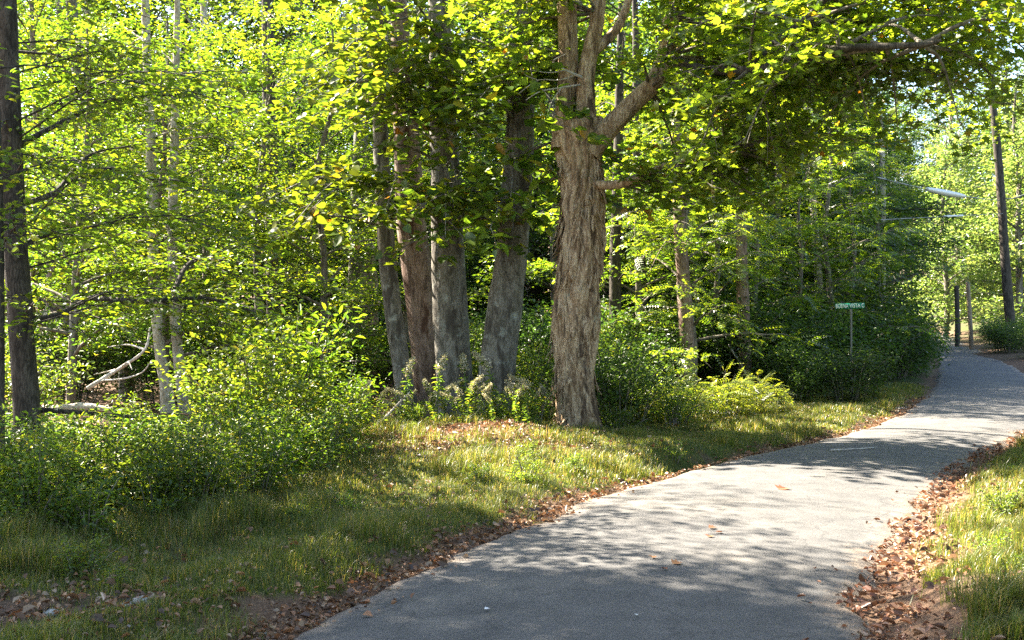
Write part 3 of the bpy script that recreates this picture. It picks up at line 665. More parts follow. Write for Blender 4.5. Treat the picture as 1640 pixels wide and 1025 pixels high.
# four grey trunks standing close together
def named_tree(name, label, Y, base_px, pix, radii, bark, seed, crown=None, ns=40, amp=.07, fur=9, group=None, extra=(), H_extra=None, knobs=.05):
    b = at(base_px[0], base_px[1], Y); b[2] = gz(b[0], b[1]) - .06
    t = thing(name, label, 'tree', b, group=group)
    P = [at(p[0], p[1], Y + (p[2] if len(p) > 2 else 0)) - b for p in pix]
    P[0][2] = 0
    g = Geo(); n = 110
    tube(g, spline(P, n), np.interp(np.linspace(0, 1, n), np.linspace(0, 1, len(radii)), radii), ns, bark_relief(seed, amp, fur, knobs))
    obj('trunk', g.mesh(name, [bark]), t)
    return t, P
def boughs(P, seed, n, lo, hi, L, azr=(0, 6.28), up=(-.2, .4)):
    g = np.random.default_rng(seed); P = np.asarray(P); o = []
    for k in range(n):
        h = g.uniform(lo, hi); s0 = np.array([np.interp(h, P[:, 2], P[:, j]) for j in range(3)])
        a = g.uniform(*azr); l = g.uniform(*L); d = np.array([math.cos(a), math.sin(a), g.uniform(*up)])
        o.append([s0, s0 + d * l * .5 + [0, 0, .08 * l], s0 + d * l + [0, 0, -.14 * l]])
    return o
def add_crown(t, seed, bo, leaf, size, mat, per_m, gap, slen, bark, **k):
    w, c = sprays(seed, bo, leaf, size, mat, per_m, gap, slen, bark, **k)
    obj('twig_framework', w, t, kind='stuff'); obj('crown', c, t, kind='stuff')

YQ = 19.0
t, P = named_tree('grey_tree', 'thin grey trunk leaning left, first of the close group behind the weeds', YQ, (655, 682), [(656, 690), (645, 600), (630, 500), (619, 400), (612, 280), (606, 120), (600, -100), (595, -400)], [.18, .155, .15, .15, .14, .12, .09, .04], BARK_GREY, 21, ns=36, group='grey trunks in a close group')
add_crown(t, 801, boughs(P, 801, 9, 5.0, 11, (1.2, 2.6)) + boughs(P, 8015, 12, 3.3, 6.6, (1.4, 3.0), (3.5, 5.9), (-.35, .15)), HEART, .16, LEAF_LARGE, 17, .36, (.5, 1.1), BARK_GREY)
t, P = named_tree('grey_tree', 'brown smooth trunk with a slanting sunlit patch, second of the close group', YQ + .5, (690, 668), [(692, 676), (686, 600), (676, 500), (667, 420), (658, 340), (650, 200), (640, 40), (625, -300)], [.33, .28, .27, .27, .26, .22, .16, .05], BARK_BROWN, 22, amp=.04, group='grey trunks in a close group')
add_crown(t, 802, boughs(P, 802, 8, 5.0, 11, (1.2, 2.6)) + boughs(P, 8025, 10, 3.3, 6.6, (1.4, 3.0), (3.5, 5.9), (-.35, .15)), HEART, .16, LEAF_LARGE, 17, .36, (.5, 1.1), BARK_GREY)
t, P = named_tree('grey_tree', 'thick straight grey trunk in the middle of the close group', YQ - .2, (730, 682), [(732, 690), (728, 600), (722, 500), (717, 380), (712, 250), (706, 120), (700, -60), (690, -450)], [.37, .31, .295, .275, .25, .22, .17, .06], BARK_GREY, 23, group='grey trunks in a close group')
add_crown(t, 803, boughs(P, 803, 14, 4.6, 11, (1.2, 2.8)) + boughs(P, 8035, 14, 3.3, 6.6, (1.4, 3.0), (3.5, 5.9), (-.35, .15)), HEART, .17, LEAF_LARGE, 17, .36, (.5, 1.1), BARK_GREY)
t, P = named_tree('grey_tree', 'thick mottled trunk leaning right, nearest the shaggy maple', YQ - .6, (796, 688), [(794, 696), (796, 600), (806, 500), (820, 400), (828, 290), (833, 180), (833, 80), (836, -60), (850, -450)], [.40, .31, .295, .27, .25, .235, .225, .19, .06], BARK_GREY, 24, amp=.10, group='grey trunks in a close group')
add_crown(t, 804, boughs(P, 804, 14, 4.4, 11, (1.2, 2.6), up=(-.3, .4)) + boughs(P, 8045, 14, 3.3, 6.6, (1.4, 3.0), (3.5, 5.9), (-.35, .15)), HEART, .17, LEAF_LARGE, 17, .36, (.5, 1.1), BARK_GREY)

# dark trunk at the left edge with long low boughs
t, P = named_tree('dark_tree', 'dark straight trunk near the left edge with long low boughs', 10.7, (50, 800), [(52, 812), (45, 700), (36, 560), (30, 470), (24, 380), (16, 200), (10, 0), (0, -300), (-10, -800)], [.155, .125, .12, .12, .115, .105, .095, .07, .03], BARK_DARK, 31, ns=32, amp=.09, fur=11)
B1 = at(50, 800, 10.7); B1[2] = gz(B1[0], B1[1]) - .06
def D(px, py, dy=0): return at(px, py, 10.7 + dy) - B1
lowb = [[D(34, 512), D(90, 505, .2), D(145, 477, .5), D(190, 466, .8), D(280, 463, 1.2), D(420, 482, 1.8)], [D(28, 400), D(62, 380, .2), D(120, 368, .5), D(200, 355, .9), D(300, 350, 1.4)], [D(145, 477, .5), D(230, 482, .3), D(330, 478, .6), D(410, 500, .8)],
        [D(22, 330), D(85, 310, .5), D(115, 275, .8), D(150, 245, 1.1), D(215, 235, 1.5), D(270, 248, 1.8)], [D(36, 655), D(120, 660, .3), D(220, 668, .8)], [D(18, 240), D(90, 200, .6), D(180, 160, 1.2), D(300, 150, 1.8)], [D(14, 120), D(120, 90, .7), D(260, 60, 1.5)], [D(280, 463, 1.2), D(300, 425, 1.6), D(330, 415, 2.0), D(395, 424, 2.4)]]
for p in lowb[:6] + lowb[7:]:
    limb(p, [.032, .026, .02, .014, .009, .005][:len(p)], 6, 1, BARK_DARK, t, 'bough', 0, 20)
add_crown(t, 805, lowb + boughs(P, 805, 20, 1.8, 9, (1.2, 3.2), (-1.2, 1.5), (-.1, .3)), OVAL, .088, LEAF_WOOD, 48, .24, (.45, 1.15), BARK_DARK, flat=.05, tilt=.33, r=.012)
t, P = named_tree('dark_sapling', 'very thin dark trunk cut by the left edge of the picture', 9.6, (1, 830), [(1, 840), (0, 700), (0, 500), (-2, 300), (-8, 100), (-14, -200)], [.045, .04, .038, .034, .03, .01], BARK_DARK, 32, ns=12)
add_crown(t, 806, boughs(P, 806, 12, 2.5, 6, (.7, 1.6)), OVAL, .09, LEAF_WOOD, 50, .26, (.4, .9), BARK_DARK, r=.01)

# broken brown snag
t, P = named_tree('broken_snag', 'broken dark brown snag standing behind the thin leaning grey trunk', 26, (585, 640), [(586, 650), (585, 560), (584, 470), (582, 400), (580, 384)], [.36, .32, .31, .30, .22], BARK_BROWN, 41, amp=.14, fur=13)

# more trunks seen in the wood, each with its own place
def wood_tree(kind_bark, label, Y, pix, radii, seed, nb, name='wood_tree', lo=2.5, hi=12, leaf=OVAL, size=.13, mat=LEAF_WOOD, per_m=30, L=(1.0, 2.4)):
    t, P = named_tree(name, label, Y, pix[0], pix, radii, kind_bark, seed, ns=16, amp=.06)
    if nb: add_crown(t, seed + 900, boughs(P, seed + 900, nb, lo, hi, L), leaf, size, mat, per_m, .36, (.5, 1.2), kind_bark, r=.02)
wood_tree(BARK_PALE, 'left of the two slim pale trunks behind the left bushes', 20, [(272, 690), (266, 620), (256, 560), (246, 440), (242, 260), (237, 140), (232, 0), (225, -300)], [.11, .105, .10, .10, .095, .09, .07, .03], 51, 14, 'pale_tree', lo=3)
wood_tree(BARK_PALE, 'right of the two slim pale trunks behind the left bushes', 20.4, [(300, 690), (292, 620), (284, 550), (280, 500), (276, 380), (280, 200), (285, -100)], [.12, .11, .10, .10, .09, .08, .04], 52, 12, 'pale_tree', lo=4)
wood_tree(BARK_GREY, 'leaning grey trunk high among the yellow leaves at upper left', 24, [(205, 690), (195, 500), (180, 290), (135, 160), (118, 60), (112, -40), (100, -300)], [.16, .15, .14, .14, .13, .11, .04], 53, 14, lo=3)
wood_tree(BARK_DARK, 'straight dark trunk left of the grey group, high among leaves', 27, [(440, 650), (438, 500), (434, 300), (430, 100), (428, 0), (425, -250)], [.2, .18, .17, .16, .14, .05], 54, 18, lo=3)
wood_tree(BARK_GREY, 'grey trunk forking above the brown snag', 24, [(560, 660), (568, 500), (574, 300), (582, 120), (583, 40), (580, -40), (570, -300)], [.19, .17, .16, .15, .14, .13, .05], 55, 7, lo=6)
wood_tree(BARK_DARK, 'dark trunk just right of the maple, behind it', 25, [(985, 660), (986, 560), (985, 420), (988, 340), (992, 150), (1000, -200)], [.15, .14, .13, .12, .10, .04], 56, 14)
wood_tree(BARK_DARK, 'second dark trunk right of the maple, inside the wood', 27, [(1024, 650), (1028, 560), (1026, 430), (1022, 350), (1020, 150), (1012, -200)], [.16, .15, .14, .12, .10, .04], 57, 14)
wood_tree(BARK_BROWN, 'brown trunk above the bright feathery bush', 24, [(1100, 650), (1100, 560), (1094, 440), (1088, 350), (1082, 200), (1080, -100)], [.17, .16, .15, .13, .10, .05], 58, 12, mat=LEAF_WOOD)
wood_tree(BARK_BROWN, 'reddish brown trunk with a dead snag at its foot, right of the feathery bush', 25.5, [(1194, 645), (1192, 570), (1190, 480), (1188, 390), (1192, 200), (1195, -100)], [.2, .17, .15, .13, .10, .05], 59, 14)
wood_tree(BARK_PALE, 'slim pale grey trunk left of the green street sign', 33, [(1316, 590), (1315, 530), (1311, 450), (1303, 330), (1298, 200), (1296, -50)], [.14, .13, .125, .11, .09, .04], 60, 10, 'pale_tree')
wood_tree(BARK_PALE, 'thin dead pale trunk with bare twigs before the dark trees', 38, [(1415, 590), (1414, 500), (1414, 330), (1413, 250), (1411, 190), (1408, 120)], [.11, .10, .095, .085, .07, .02], 61, 0, 'dead_tree')

# ------------------------------------------------------------------ the wood itself
ORD = ('first second third fourth fifth sixth seventh eighth ninth tenth eleventh twelfth thirteenth fourteenth fifteenth sixteenth seventeenth eighteenth nineteenth twentieth '
       'twenty-first twenty-second twenty-third twenty-fourth twenty-fifth twenty-sixth twenty-seventh twenty-eighth twenty-ninth thirtieth').split()
def many(kinds, spots, label, group, name, srange=(.85, 1.15), cat='tree', ordinal=True):
    order = sorted(range(len(spots)), key=lambda i: spots[i][0] / max(spots[i][1], .1))
    rank = {i: r for r, i in enumerate(order)}; n = len(spots)
    for k, (x, y) in enumerate(spots):
        r = rank[k]; lab = label
        if ordinal and n > 1:
            lab = label + ', ' + ('leftmost' if r == 0 else 'rightmost' if r == n - 1 else ORD[r] + ' from the left')
        place(kinds[k % len(kinds)], x, y, lab, cat, group, name, s=RNG.uniform(*srange))
lay = ['layered0', 'layered1', 'layered2', 'layered3']
many(lay, [(-7.4, 18.4), (-6.6, 20.8), (-3.8, 22.0), (-8.8, 21.5), (-5.4, 23), (-2.2, 23)], 'airy layered tree in the left wood behind the sunlit bushes', 'airy trees in the left wood', 'layered_tree', (.8, 1.05))
many(lay, [(-10, 23), (-7, 25), (1.2, 31), (-13, 28), (-9.5, 31), (-5.5, 33), (-2, 34)], 'leafy tree in the deep wood seen between the left trunks', 'leafy trees deep in the left wood', 'forest_tree', (1.0, 1.3))
many(['tall0', 'tall1', 'tall2'], [(-15, 36), (-11, 38), (-7.5, 40), (-3.5, 40), (.5, 39), (4, 38), (-18, 44), (-13, 47), (-8, 49), (-2, 48), (3, 47), (8, 45)], 'tall forest tree at the back of the wood', 'tall trees at the back of the wood', 'tall_tree', (1.0, 1.3))
many(['feather0', 'feather1'], [(3.9, 24.2), (6.0, 27.6), (8.8, 30.2), (2.9, 25.6), (4.8, 26.2), (7.6, 29.0), (10, 32.5), (11.4, 34.5)], 'feathery leaved tree leaning over the verge right of the maple', 'feathery trees right of the maple', 'feather_tree', (.8, 1.0))
many(lay, [(2.6, 28), (5, 30), (8, 33), (10.4, 35)], 'green layered tree in the wood behind the feathery trees', 'layered trees right of the maple', 'layered_tree', (1.0, 1.3))
many(['dense0', 'dense1'], [(11.2, 39.0), (12.2, 43), (13.6, 48), (15.2, 54), (9.5, 44), (11, 50), (13, 56), (17.8, 62), (20.4, 70), (8.5, 38), (15, 62)], 'dense dark green tree massed left of the far road', 'dense dark trees by the far road', 'dense_tree', (1.15, 1.5))
many(['highdense0'], [(12.6, 46), (16.9, 54.5), (20.0, 60), (23, 70)], 'tall dark tree whose crown hangs over the far road', 'dark trees overhanging the far road', 'overhanging_tree', (1.05, 1.25))
many(['tall1', 'tall2', 'tall0'], [(31, 104), (38, 108), (45, 112), (52, 116), (58, 106), (36, 120), (48, 124), (28, 118), (20, 112)], 'tall dark tree on the slope beyond the far bend', 'trees on the slope beyond the bend', 'hill_tree', (1.3, 1.8), ordinal=False)
many(['pale0', 'pale1'], [(29.5, 64), (33.0, 68), (36, 75), (32.5, 80), (40, 84), (29.2, 74), (36, 66)], 'pale yellow green sunlit tree right of the far road', 'pale sunlit trees at the right', 'pale_tree', (1.05, 1.3))
many(['pine0'], [(35.5, 74), (40.5, 78), (44, 90)], 'pine tree among the pale trees at the right edge', 'pines at the right edge', 'pine_tree', (1.0, 1.3))
full = ['full0', 'full1', 'full2']
many(full, [(-21, 41), (-16.5, 42.5), (-12.5, 42), (-8.6, 43.5), (-4.8, 42), (-1, 43.5), (2.6, 42), (6.2, 42.5), (9, 47)], 'leafy tree closing the back of the left wood', 'leafy trees closing the back of the wood', 'full_tree', (.95, 1.2))
many(full, [(-27, 52), (-22, 54), (-17, 52), (-12, 55), (-7, 53), (-2, 56), (3, 54), (8, 57), (-32, 60), (-24, 64), (-15, 66), (-6, 66), (3, 68), (10, 70)], 'tree in the farthest rows of the wood', 'farthest trees of the wood', 'far_tree', (1.25, 1.6), ordinal=False)
many(full, [(42, 93), (47, 98), (54, 100), (46, 90), (60, 112), (44, 122), (52, 128), (38, 126), (32, 124), (58, 124)], 'tree closing the view beyond the pale trees at the right', 'trees closing the view at the right', 'far_tree', (1.2, 1.6), ordinal=False)
place('high0', -7.9, 16.3, 'slim dark tree with a high thin crown, added to dapple the road with shade', 'tree', None, 'dapple_tree', rz=.6)  # added beyond the left edge so its sparse crown streaks the road with shade
many(['dense0', 'dense1'], [(-8.5, 33), (-6.2, 31), (-4.0, 33.5), (-2.0, 31.5), (.6, 33), (2.6, 31.5), (4.6, 33.5), (-11, 36), (6.4, 36), (-1.5, 37)], 'dense dark tree in the wood behind the grey trunks', 'dark trees in the middle of the wood', 'dense_tree', (.75, 1.0))
# trees standing left of the view and overhead: their shade falls across verge and road
many(['shade0', 'shade1', 'shade0'], [(-10.2, 12.6), (-10.6, 10.2), (-12.5, 7.5)], 'tall roadside tree standing left of the view and shading the verge', 'tall trees left of the view', 'roadside_tree', (.97, 1.05), ordinal=False)

many(['shade1', 'full0', 'full1', 'shade0', 'full2'], [(9.2, 8.0), (11.0, 14.5), (8.0, 2.5), (14.5, 21), (3.5, -6), (-3.5, -6.5), (19, 27)], 'leafy tree out of view, added to block sky light over the road', 'trees on the right hand side', 'roadside_tree', (.95, 1.1), ordinal=False)  # unseen trees put in to screen off the sky and deepen the shade

# ------------------------------------------------------------------ bushes and weeds
def make_bush(seed, H, R, n_stem, leaf, size, mat, per_stem, bark=BARK_MID, tilt=.5, lo=.15):
    g = np.random.default_rng(seed); wood = Geo(); fol = Geo(); P = []; Hd = []
    for k in range(n_stem):
        a = g.uniform(0, 6.28); rr = R * math.sqrt(g.uniform(.02, 1)); h = H * g.uniform(.55, 1.05) * (1 - .35 * (rr / R) ** 2)
        b = np.array([math.cos(a), math.sin(a), 0]) * rr * .35
        tip = np.array([math.cos(a) * rr, math.sin(a) * rr, h]) + g.normal(0, .08, 3)
        mid = (b + tip) / 2 + np.array([0, 0, .15 * h]) - np.array([math.cos(a), math.sin(a), 0]) * .1 * rr
        p = spline([b - [0, 0, .05], mid, tip], 7)
        tube(wood, p, np.linspace(.011, .003, 7), 4, cap=False)
        t = g.uniform(lo, 1.03, per_stem) ** .8
        c = np.stack([np.interp(t, np.linspace(0, 1, 7), p[:, j]) for j in range(3)], -1)
        off = g.normal(0, 1, (per_stem, 3)) * np.array([.16, .16, .10]) * R * (1.25 - t * .6)[:, None]
        P.append(c + off); Hd.append(unit(off + g.normal(0, .05, (per_stem, 3)) + np.array([0, 0, .05])))
    P = np.concatenate(P); Hd = np.concatenate(Hd); P[:, 2] = np.maximum(P[:, 2], .03)
    n = len(P)
    leaves_geo(fol, leaf, P, Hd, np.array([0, 0, 1.]) + g.normal(0, tilt, (n, 3)), size * g.uniform(.6, 1.3, n))
    return wood.mesh('bush_wood', [bark]), fol.mesh('bush_foliage', [mat], False)
for v in range(4):
    KINDS['bush%d' % v] = make_bush(900 + v, 1.45, .95, 26, leaf_oval(.6), .062, LEAF_BUSH, 150)
for v in range(2):
    KINDS['airy%d' % v] = make_bush(910 + v, 1.55, .9, 13, leaf_oval(.42), .095, LEAF_WOOD, 95, tilt=.6, lo=.25)
for v in range(2):
    KINDS['fern%d' % v] = make_bush(920 + v, .95, .75, 18, PINN, .30, LEAF_FERN, 16, tilt=.35)
for v in range(3):
    KINDS['hedge%d' % v] = make_bush(930 + v, 1.9, 1.35, 30, leaf_oval(.6), .085, LEAF_DARK, 150)
for v in range(2):
    KINDS['weed%d' % v] = make_bush(940 + v, .55, .42, 16, leaf_oval(.45), .05, LEAF_BUSH, 60, tilt=.6)

left_bushes = [('bush0', -3.0, 13.2, 1.22, 'tallest sunlit bush below the thin leaning trunk'), ('bush1', -2.45, 12.5, .82, 'bright bush at the front, beside the red leaf litter'), ('bush2', -4.1, 12.4, .52, 'bright bush left of the tallest bush'),
               ('airy0', -4.9, 14.2, .5, 'loose bright bush behind, before the slim pale trunks'), ('airy1', -2.3, 14.3, .7, 'loose bush touching the plumed weeds on its right'), ('bush3', -3.35, 11.1, .62, 'low bright bush nearest the shaded grass'),
               ('airy0', -4.35, 10.1, .62, 'loose bush right beside the foot of the dark trunk'), ('bush1', -3.7, 8.5, .62, 'low bush at the front before the dark trunk'), ('airy1', -4.5, 8.2, .7, 'loose bush at the left edge in front of the dark trunk'),
               ('hedge1', -5.7, 11.8, .60, 'dark green bush behind the dark trunk at the left edge'), ('bush2', -3.0, 9.9, .6, 'lowest bush, out on the edge of the shaded verge'), ('bush3', -5.6, 13.4, .55, 'bush left of the pale fallen branch'),
               ('hedge2', -3.9, 11.3, .5, 'dark leaved bush between the low bright ones'), ('airy1', -3.9, 11.6, .6, 'loose shoots rising in front of the bright left bush'), ('airy0', -2.8, 13.7, 1.2, 'loose tall shoots rising behind the tallest bush'), ('hedge0', -4.9, 11.2, .5, 'dark leaved bush just right of the dark trunk'),
               ('bush0', -2.75, 9.3, .62, 'low bush at the very front of the left bushes, over the shaded grass'), ('airy0', -2.55, 10.4, .68, 'loose low bush on the front edge, left of the round bright bush'), ('bush3', -2.45, 11.4, .74, 'rounded bright bush on the front edge, before the tallest bush'),
               ('bush1', -3.5, 9.4, .72, 'low bush in the front row, right of the dark trunk foot'), ('hedge1', -3.5, 10.6, .36, 'dark low bush in the middle of the left bushes'), ('bush2', -4.2, 8.9, .72, 'low pale bush before the foot of the dark trunk'), ('airy1', -2.15, 13.0, .62, 'loose small bush at the right end of the left bushes')]
for k, (kd, x, y, sc_, lab) in enumerate(left_bushes):
    place(kd, x, y, lab, 'bush', 'bushes on the left', 'leafy_bush', s=sc_, sink=.03)
many(['weed0', 'weed1'], [(-3.6, 8.2), (-2.9, 8.9), (-2.6, 9.6), (-4.5, 7.9), (-4.4, 9.2), (-3.5, 9.6), (-2.5, 10.6), (-2.2, 11.4), (-3.9, 10.4), (-4.7, 9.5), (-3.2, 8.3), (-2.1, 12.1), (-3.5, 10.3)], 'low leafy weed fringing the left bushes by the grass', 'weeds fringing the left bushes', 'leafy_weed', (.6, 1.2), 'weed')
many(['bush0', 'bush1', 'bush2'], [(-7.2, 15.6), (-3.8, 16.6), (-.9, 20.9), (.4, 21.2), (1.6, 21.8), (-8.4, 17)], 'leafy bush in the wood behind the trunks', 'bushes inside the wood', 'leafy_bush', (.9, 1.3), 'bush')
for x, y, s, lab in [(2.9, 18.9, .95, 'bright feathery bush right of the maple, at its left end'), (3.7, 19.6, .95, 'bright feathery bush right of the maple, in the middle'), (4.5, 20.4, .8, 'bright feathery bush right of the maple, at its right end'), (2.2, 18.2, .7, 'small feathery bush close to the maple foot')]:
    place('fern%d' % (int(x) % 2), x, y, lab, 'bush', 'feathery bushes', 'feathery_bush', s=s, sink=.03)
for x, y, s, lab in [(1.7, 17.6, .8, 'dark green shrub against the right side of the maple foot'), (1.3, 18.6, .8, 'dark shrub right behind the maple')]:
    place('hedge0', x, y, lab, 'bush', None, 'green_shrub', s=s, sink=.03)
many(['hedge0', 'hedge1', 'hedge2'], [(5.2, 26), (6.4, 26.6), (7.4, 27.6), (8.4, 28.6), (9.2, 29.9), (10, 31), (11, 32.4), (11.8, 33.8), (12.6, 35.5), (13.0, 37.6), (13.2, 40), (14, 43), (7, 29), (9, 32), (11, 35), (12.6, 38), (4, 26), (3, 25), (6, 27.6), (8, 30.4), (10, 33.2), (11.8, 36.4), (5, 28)], 'dark shrub in the shaded hedge along the far road', 'shrubs of the shaded hedge', 'hedge_shrub', (1.1, 1.6), 'bush')
many(['hedge1', 'hedge2'], [(22.6, 50), (23.8, 52.5), (25, 50), (24.6, 55), (26.4, 53), (22, 46)], 'dark shrub around the foot of the utility pole', 'shrubs by the utility pole', 'roadside_shrub', (.85, 1.15), 'bush')

many(['hedge0', 'hedge1', 'hedge2'], [(-9, 22), (-7, 22.5), (-5.2, 23.4), (-3.2, 23), (-1.2, 23.5), (.6, 23), (2.2, 24), (-10.5, 26), (-8, 28), (-5, 29), (-2.5, 29), (0, 28), (2.6, 30), (4.6, 31), (6.4, 34), (-12, 32), (-8.5, 34), (-4.5, 35), (-.5, 34)], 'dark shrub of the undergrowth deep in the wood', 'shrubs of the undergrowth', 'undergrowth_shrub', (.95, 1.4), 'bush')

place('hedge1', 7.35, 24.05, 'dark shrub hiding the foot of the green street sign', 'bush', None, 'hedge_shrub', s=.78)
place('hedge2', 6.2, 24.3, 'dark shrub left of the green street sign', 'bush', None, 'hedge_shrub', s=.8)
lw_ = np.random.default_rng(23); ls = []
while len(ls) < 16:
    y = lw_.uniform(6.4, 15); a_ = float(xforest(y)); b_ = float(np.interp(y, YS, XL)) - .35; x = lw_.uniform(a_, b_)
    if x > -.46 * y: ls.append((x, y))
many(['weed0', 'weed1'], ls, 'small leafy weed in the grass of the left verge', 'weeds in the left verge', 'leafy_weed', (.2, .55), 'weed')
# spiky weeds with curved plumes (goldenrod) before the trunks
def goldenrod(seed, H, curve):
    g = np.random.default_rng(seed); st = Geo(); lf = Geo(); fl = Geo()
    a = g.uniform(0, 6.28); d = np.array([math.cos(a), math.sin(a), 0])
    p = spline([(0, 0, -.03), d * .05 * H + [0, 0, .45 * H], d * .14 * H + [0, 0, .8 * H], d * (.2 + curve) * H + [0, 0, H]], 16)
    tube(st, p, np.linspace(.006, .003, 16), 5)
    n = 70; t = g.uniform(.1, .85, n); c = np.stack([np.interp(t, np.linspace(0, 1, 16), p[:, j]) for j in range(3)], -1)
    aa = g.uniform(0, 6.28, n); hd = np.stack([np.cos(aa), np.sin(aa), g.uniform(-.1, .6, n)], -1)
    leaves_geo(lf, leaf_oval(.22), c, unit(hd), np.array([0, 0, 1.]) + g.normal(0, .3, (n, 3)), .085 * g.uniform(.6, 1.2, n))
    n = 420; t = g.uniform(.66, 1.03, n); c = np.stack([np.interp(t, np.linspace(0, 1, 16), p[:, j]) for j in range(3)], -1)
    c += g.normal(0, 1, (n, 3)) * (.019 * (1.35 - t))[:, None] * 2
    leaves_geo(fl, leaf_oval(.7), c, unit(g.normal(0, 1, (n, 3)) + [0, 0, .5]), g.normal(0, 1, (n, 3)), .022 * g.uniform(.7, 1.3, n))
    return st.mesh('goldenrod_stem', [LEAF_BUSH]), lf.mesh('goldenrod_leaf', [LEAF_BUSH], False), fl.mesh('goldenrod_plume', [LEAF_GOLD], False)
GR = [goldenrod(960 + k, .78, [.22, .3, .12, .35, .05][k]) for k in range(5)]
def gold(x, y, s, rz, k, label, group='plumed weeds before the trunks'):
    t = thing('plumed_weed', label, 'weed', (x, y, gz(x, y)), rz, s, group)
    obj('stem', GR[k][0], t); obj('leaf_whorl', GR[k][1], t, kind='stuff'); obj('plume', GR[k][2], t, kind='stuff')
gg = np.random.default_rng(5)
for k in range(48):
    px = gg.uniform(575, 885); Y = gg.uniform(14.6, 16.6); x = (px - 820) / FPX * Y
    gold(x, Y, gg.uniform(.5, .95), gg.uniform(0, 6.28), k % 5, 'low greyish plumed weed in the row before the grey trunks')
for px, py, Y in [(650, 640, 15.6), (745, 640, 15.8), (790, 662, 15.6), (700, 655, 15.5)]:
    gold((px - 820) / FPX * Y, Y, 1.25, gg.uniform(-.5, .5), 3, {650: 'tall plumed weed arching before the thinnest grey trunk', 745: 'tall plumed weed arching before the straight middle trunk', 790: 'plumed weed arching before the trunk that leans right', 700: 'plumed weed between the brown trunk and the middle trunk'}[px])

# low weeds
many(['weed0', 'weed1'], [(-1.4, 16.2), (-.3, 16.6), (.3, 16.3), (1.2, 16.9), (1.6, 16.6), (-2.0, 15.6), (2.6, 17.6)], 'low leafy weed at the foot of the big trunks', 'weeds at the foot of the trunks', 'leafy_weed', (.8, 1.3), 'weed')
rw = np.random.default_rng(19); rs = []
while len(rs) < 14:
    y = rw.uniform(6.2, 17); x = float(np.interp(y, YS, XR)) + rw.uniform(.7, 2.4)
    if x < .5 * y + .3: rs.append((x, y))
many(['weed0', 'weed1'], rs, 'small leafy weed growing in the right hand verge', 'weeds of the right verge', 'leafy_weed', (.25, .6), 'weed')

# ------------------------------------------------------------------ grass and litter
def blades(seed, n, region, hmin, hmax, wid):
    g = np.random.default_rng(seed); X = []; Y = []
    m = 0
    while m < n:
        y = 5.3 * (region[3] / 5.3) ** g.uniform(0, 1, 60000)
        x = g.uniform(region[0], region[1], 60000) + (np.interp(y, YS, XL) if region[2] == 'L' else np.interp(y, YS, XR))
        gr, _ = zones(x, y)
        dens = gr * (.6 + .4 * sstep(.35, .6, fbm(x * 2.2, y * 2.2, 51)))
        ok = g.uniform(0, 1, 60000) < dens
        ok &= np.abs(x) < .5 * y + .6
        X.append(x[ok]); Y.append(y[ok]); m += ok.sum()
    x = np.concatenate(X)[:n]; y = np.concatenate(Y)[:n]
    z = terrain(x, y) - .01
    tuft = 2.2 * sstep(.60, .74, fbm(x * 1.7, y * 1.7, 57)) + .6 * sstep(.45, .6, fbm(x * .8, y * .8, 58))
    edge = np.where(region[2] == 'L', sstep(1.2, 0, x - xforest(y)), .3)
    h = g.uniform(hmin, hmax, n) * (1 + .9 * tuft + 1.2 * edge)
    w = wid * g.uniform(.7, 1.3, n) * np.maximum(1, y / 11)
    a = g.uniform(0, 6.28, n); d = np.stack([np.cos(a), np.sin(a), 0 * a], -1); s = np.stack([-np.sin(a), np.cos(a), 0 * a], -1)
    lean = g.uniform(.15, .9, n); up = np.array([0, 0, 1.])
    b = np.stack([x, y, z], -1)
    mid = b + up * (h * .6)[:, None] + d * (h * lean * .3)[:, None]
    tip = b + up * (h * (1 - .35 * lean))[:, None] + d * (h * lean)[:, None]
    v = np.stack([b - s * w[:, None] * .5, b + s * w[:, None] * .5, mid + s * w[:, None] * .36, tip, mid - s * w[:, None] * .36], 1).reshape(-1, 3)
    k = np.arange(n)[:, None] * 5
    return new_mesh('verge_grass', v, [k + np.array([[0, 1, 2, 4]]), k + np.array([[4, 2, 3]])], [LEAF_GRASS])
obj('verge_grass', blades(1, 300000, (-7.5, .0, 'L', 30), .03, .085, .0042), kind='stuff')
obj('verge_grass', blades(2, 130000, (.1, 3.6, 'R', 26), .035, .10, .0044), kind='stuff')

def litter(seed, n, fn, size, side):
    g = np.random.default_rng(seed); X = []; Y = []; m = 0
    while m < n:
        y = 5.3 * (26 / 5.3) ** g.uniform(0, 1, 40000); x = g.uniform(-7, 3, 40000) + np.interp(y, YS, XL) if side == 'L' else g.uniform(-.5, 4, 40000) + np.interp(y, YS, XR)
        ok = (g.uniform(0, 1, 40000) < fn(x, y)) & (np.abs(x) < .5 * y + .6)
        X.append(x[ok]); Y.append(y[ok]); m += ok.sum()
    x = np.concatenate(X)[:n]; y = np.concatenate(Y)[:n]
    inroad = (x > xl(y)) & (x < xr(y))
    z = np.where(inroad, road_z(x, y), terrain(x, y)) + np.where(inroad, .012, g.uniform(.008, .055, n))
    a = g.uniform(0, 6.28, n)
    V, F = leaf_oval(.75, .22)
    geo = Geo()
    leaves_geo(geo, (V * [1, 1, 1.3], F), np.stack([x, y, z], -1), np.stack([np.cos(a), np.sin(a), g.normal(0, .25, n)], -1), np.array([0, 0, 1.]) + g.normal(0, .45, (n, 3)), size * g.uniform(.45, 1.0, n) * np.where(g.uniform(0, 1, n) < .2, 1.9, 1.0))
    return geo.mesh('leaf_litter', [LEAF_DRY], False)
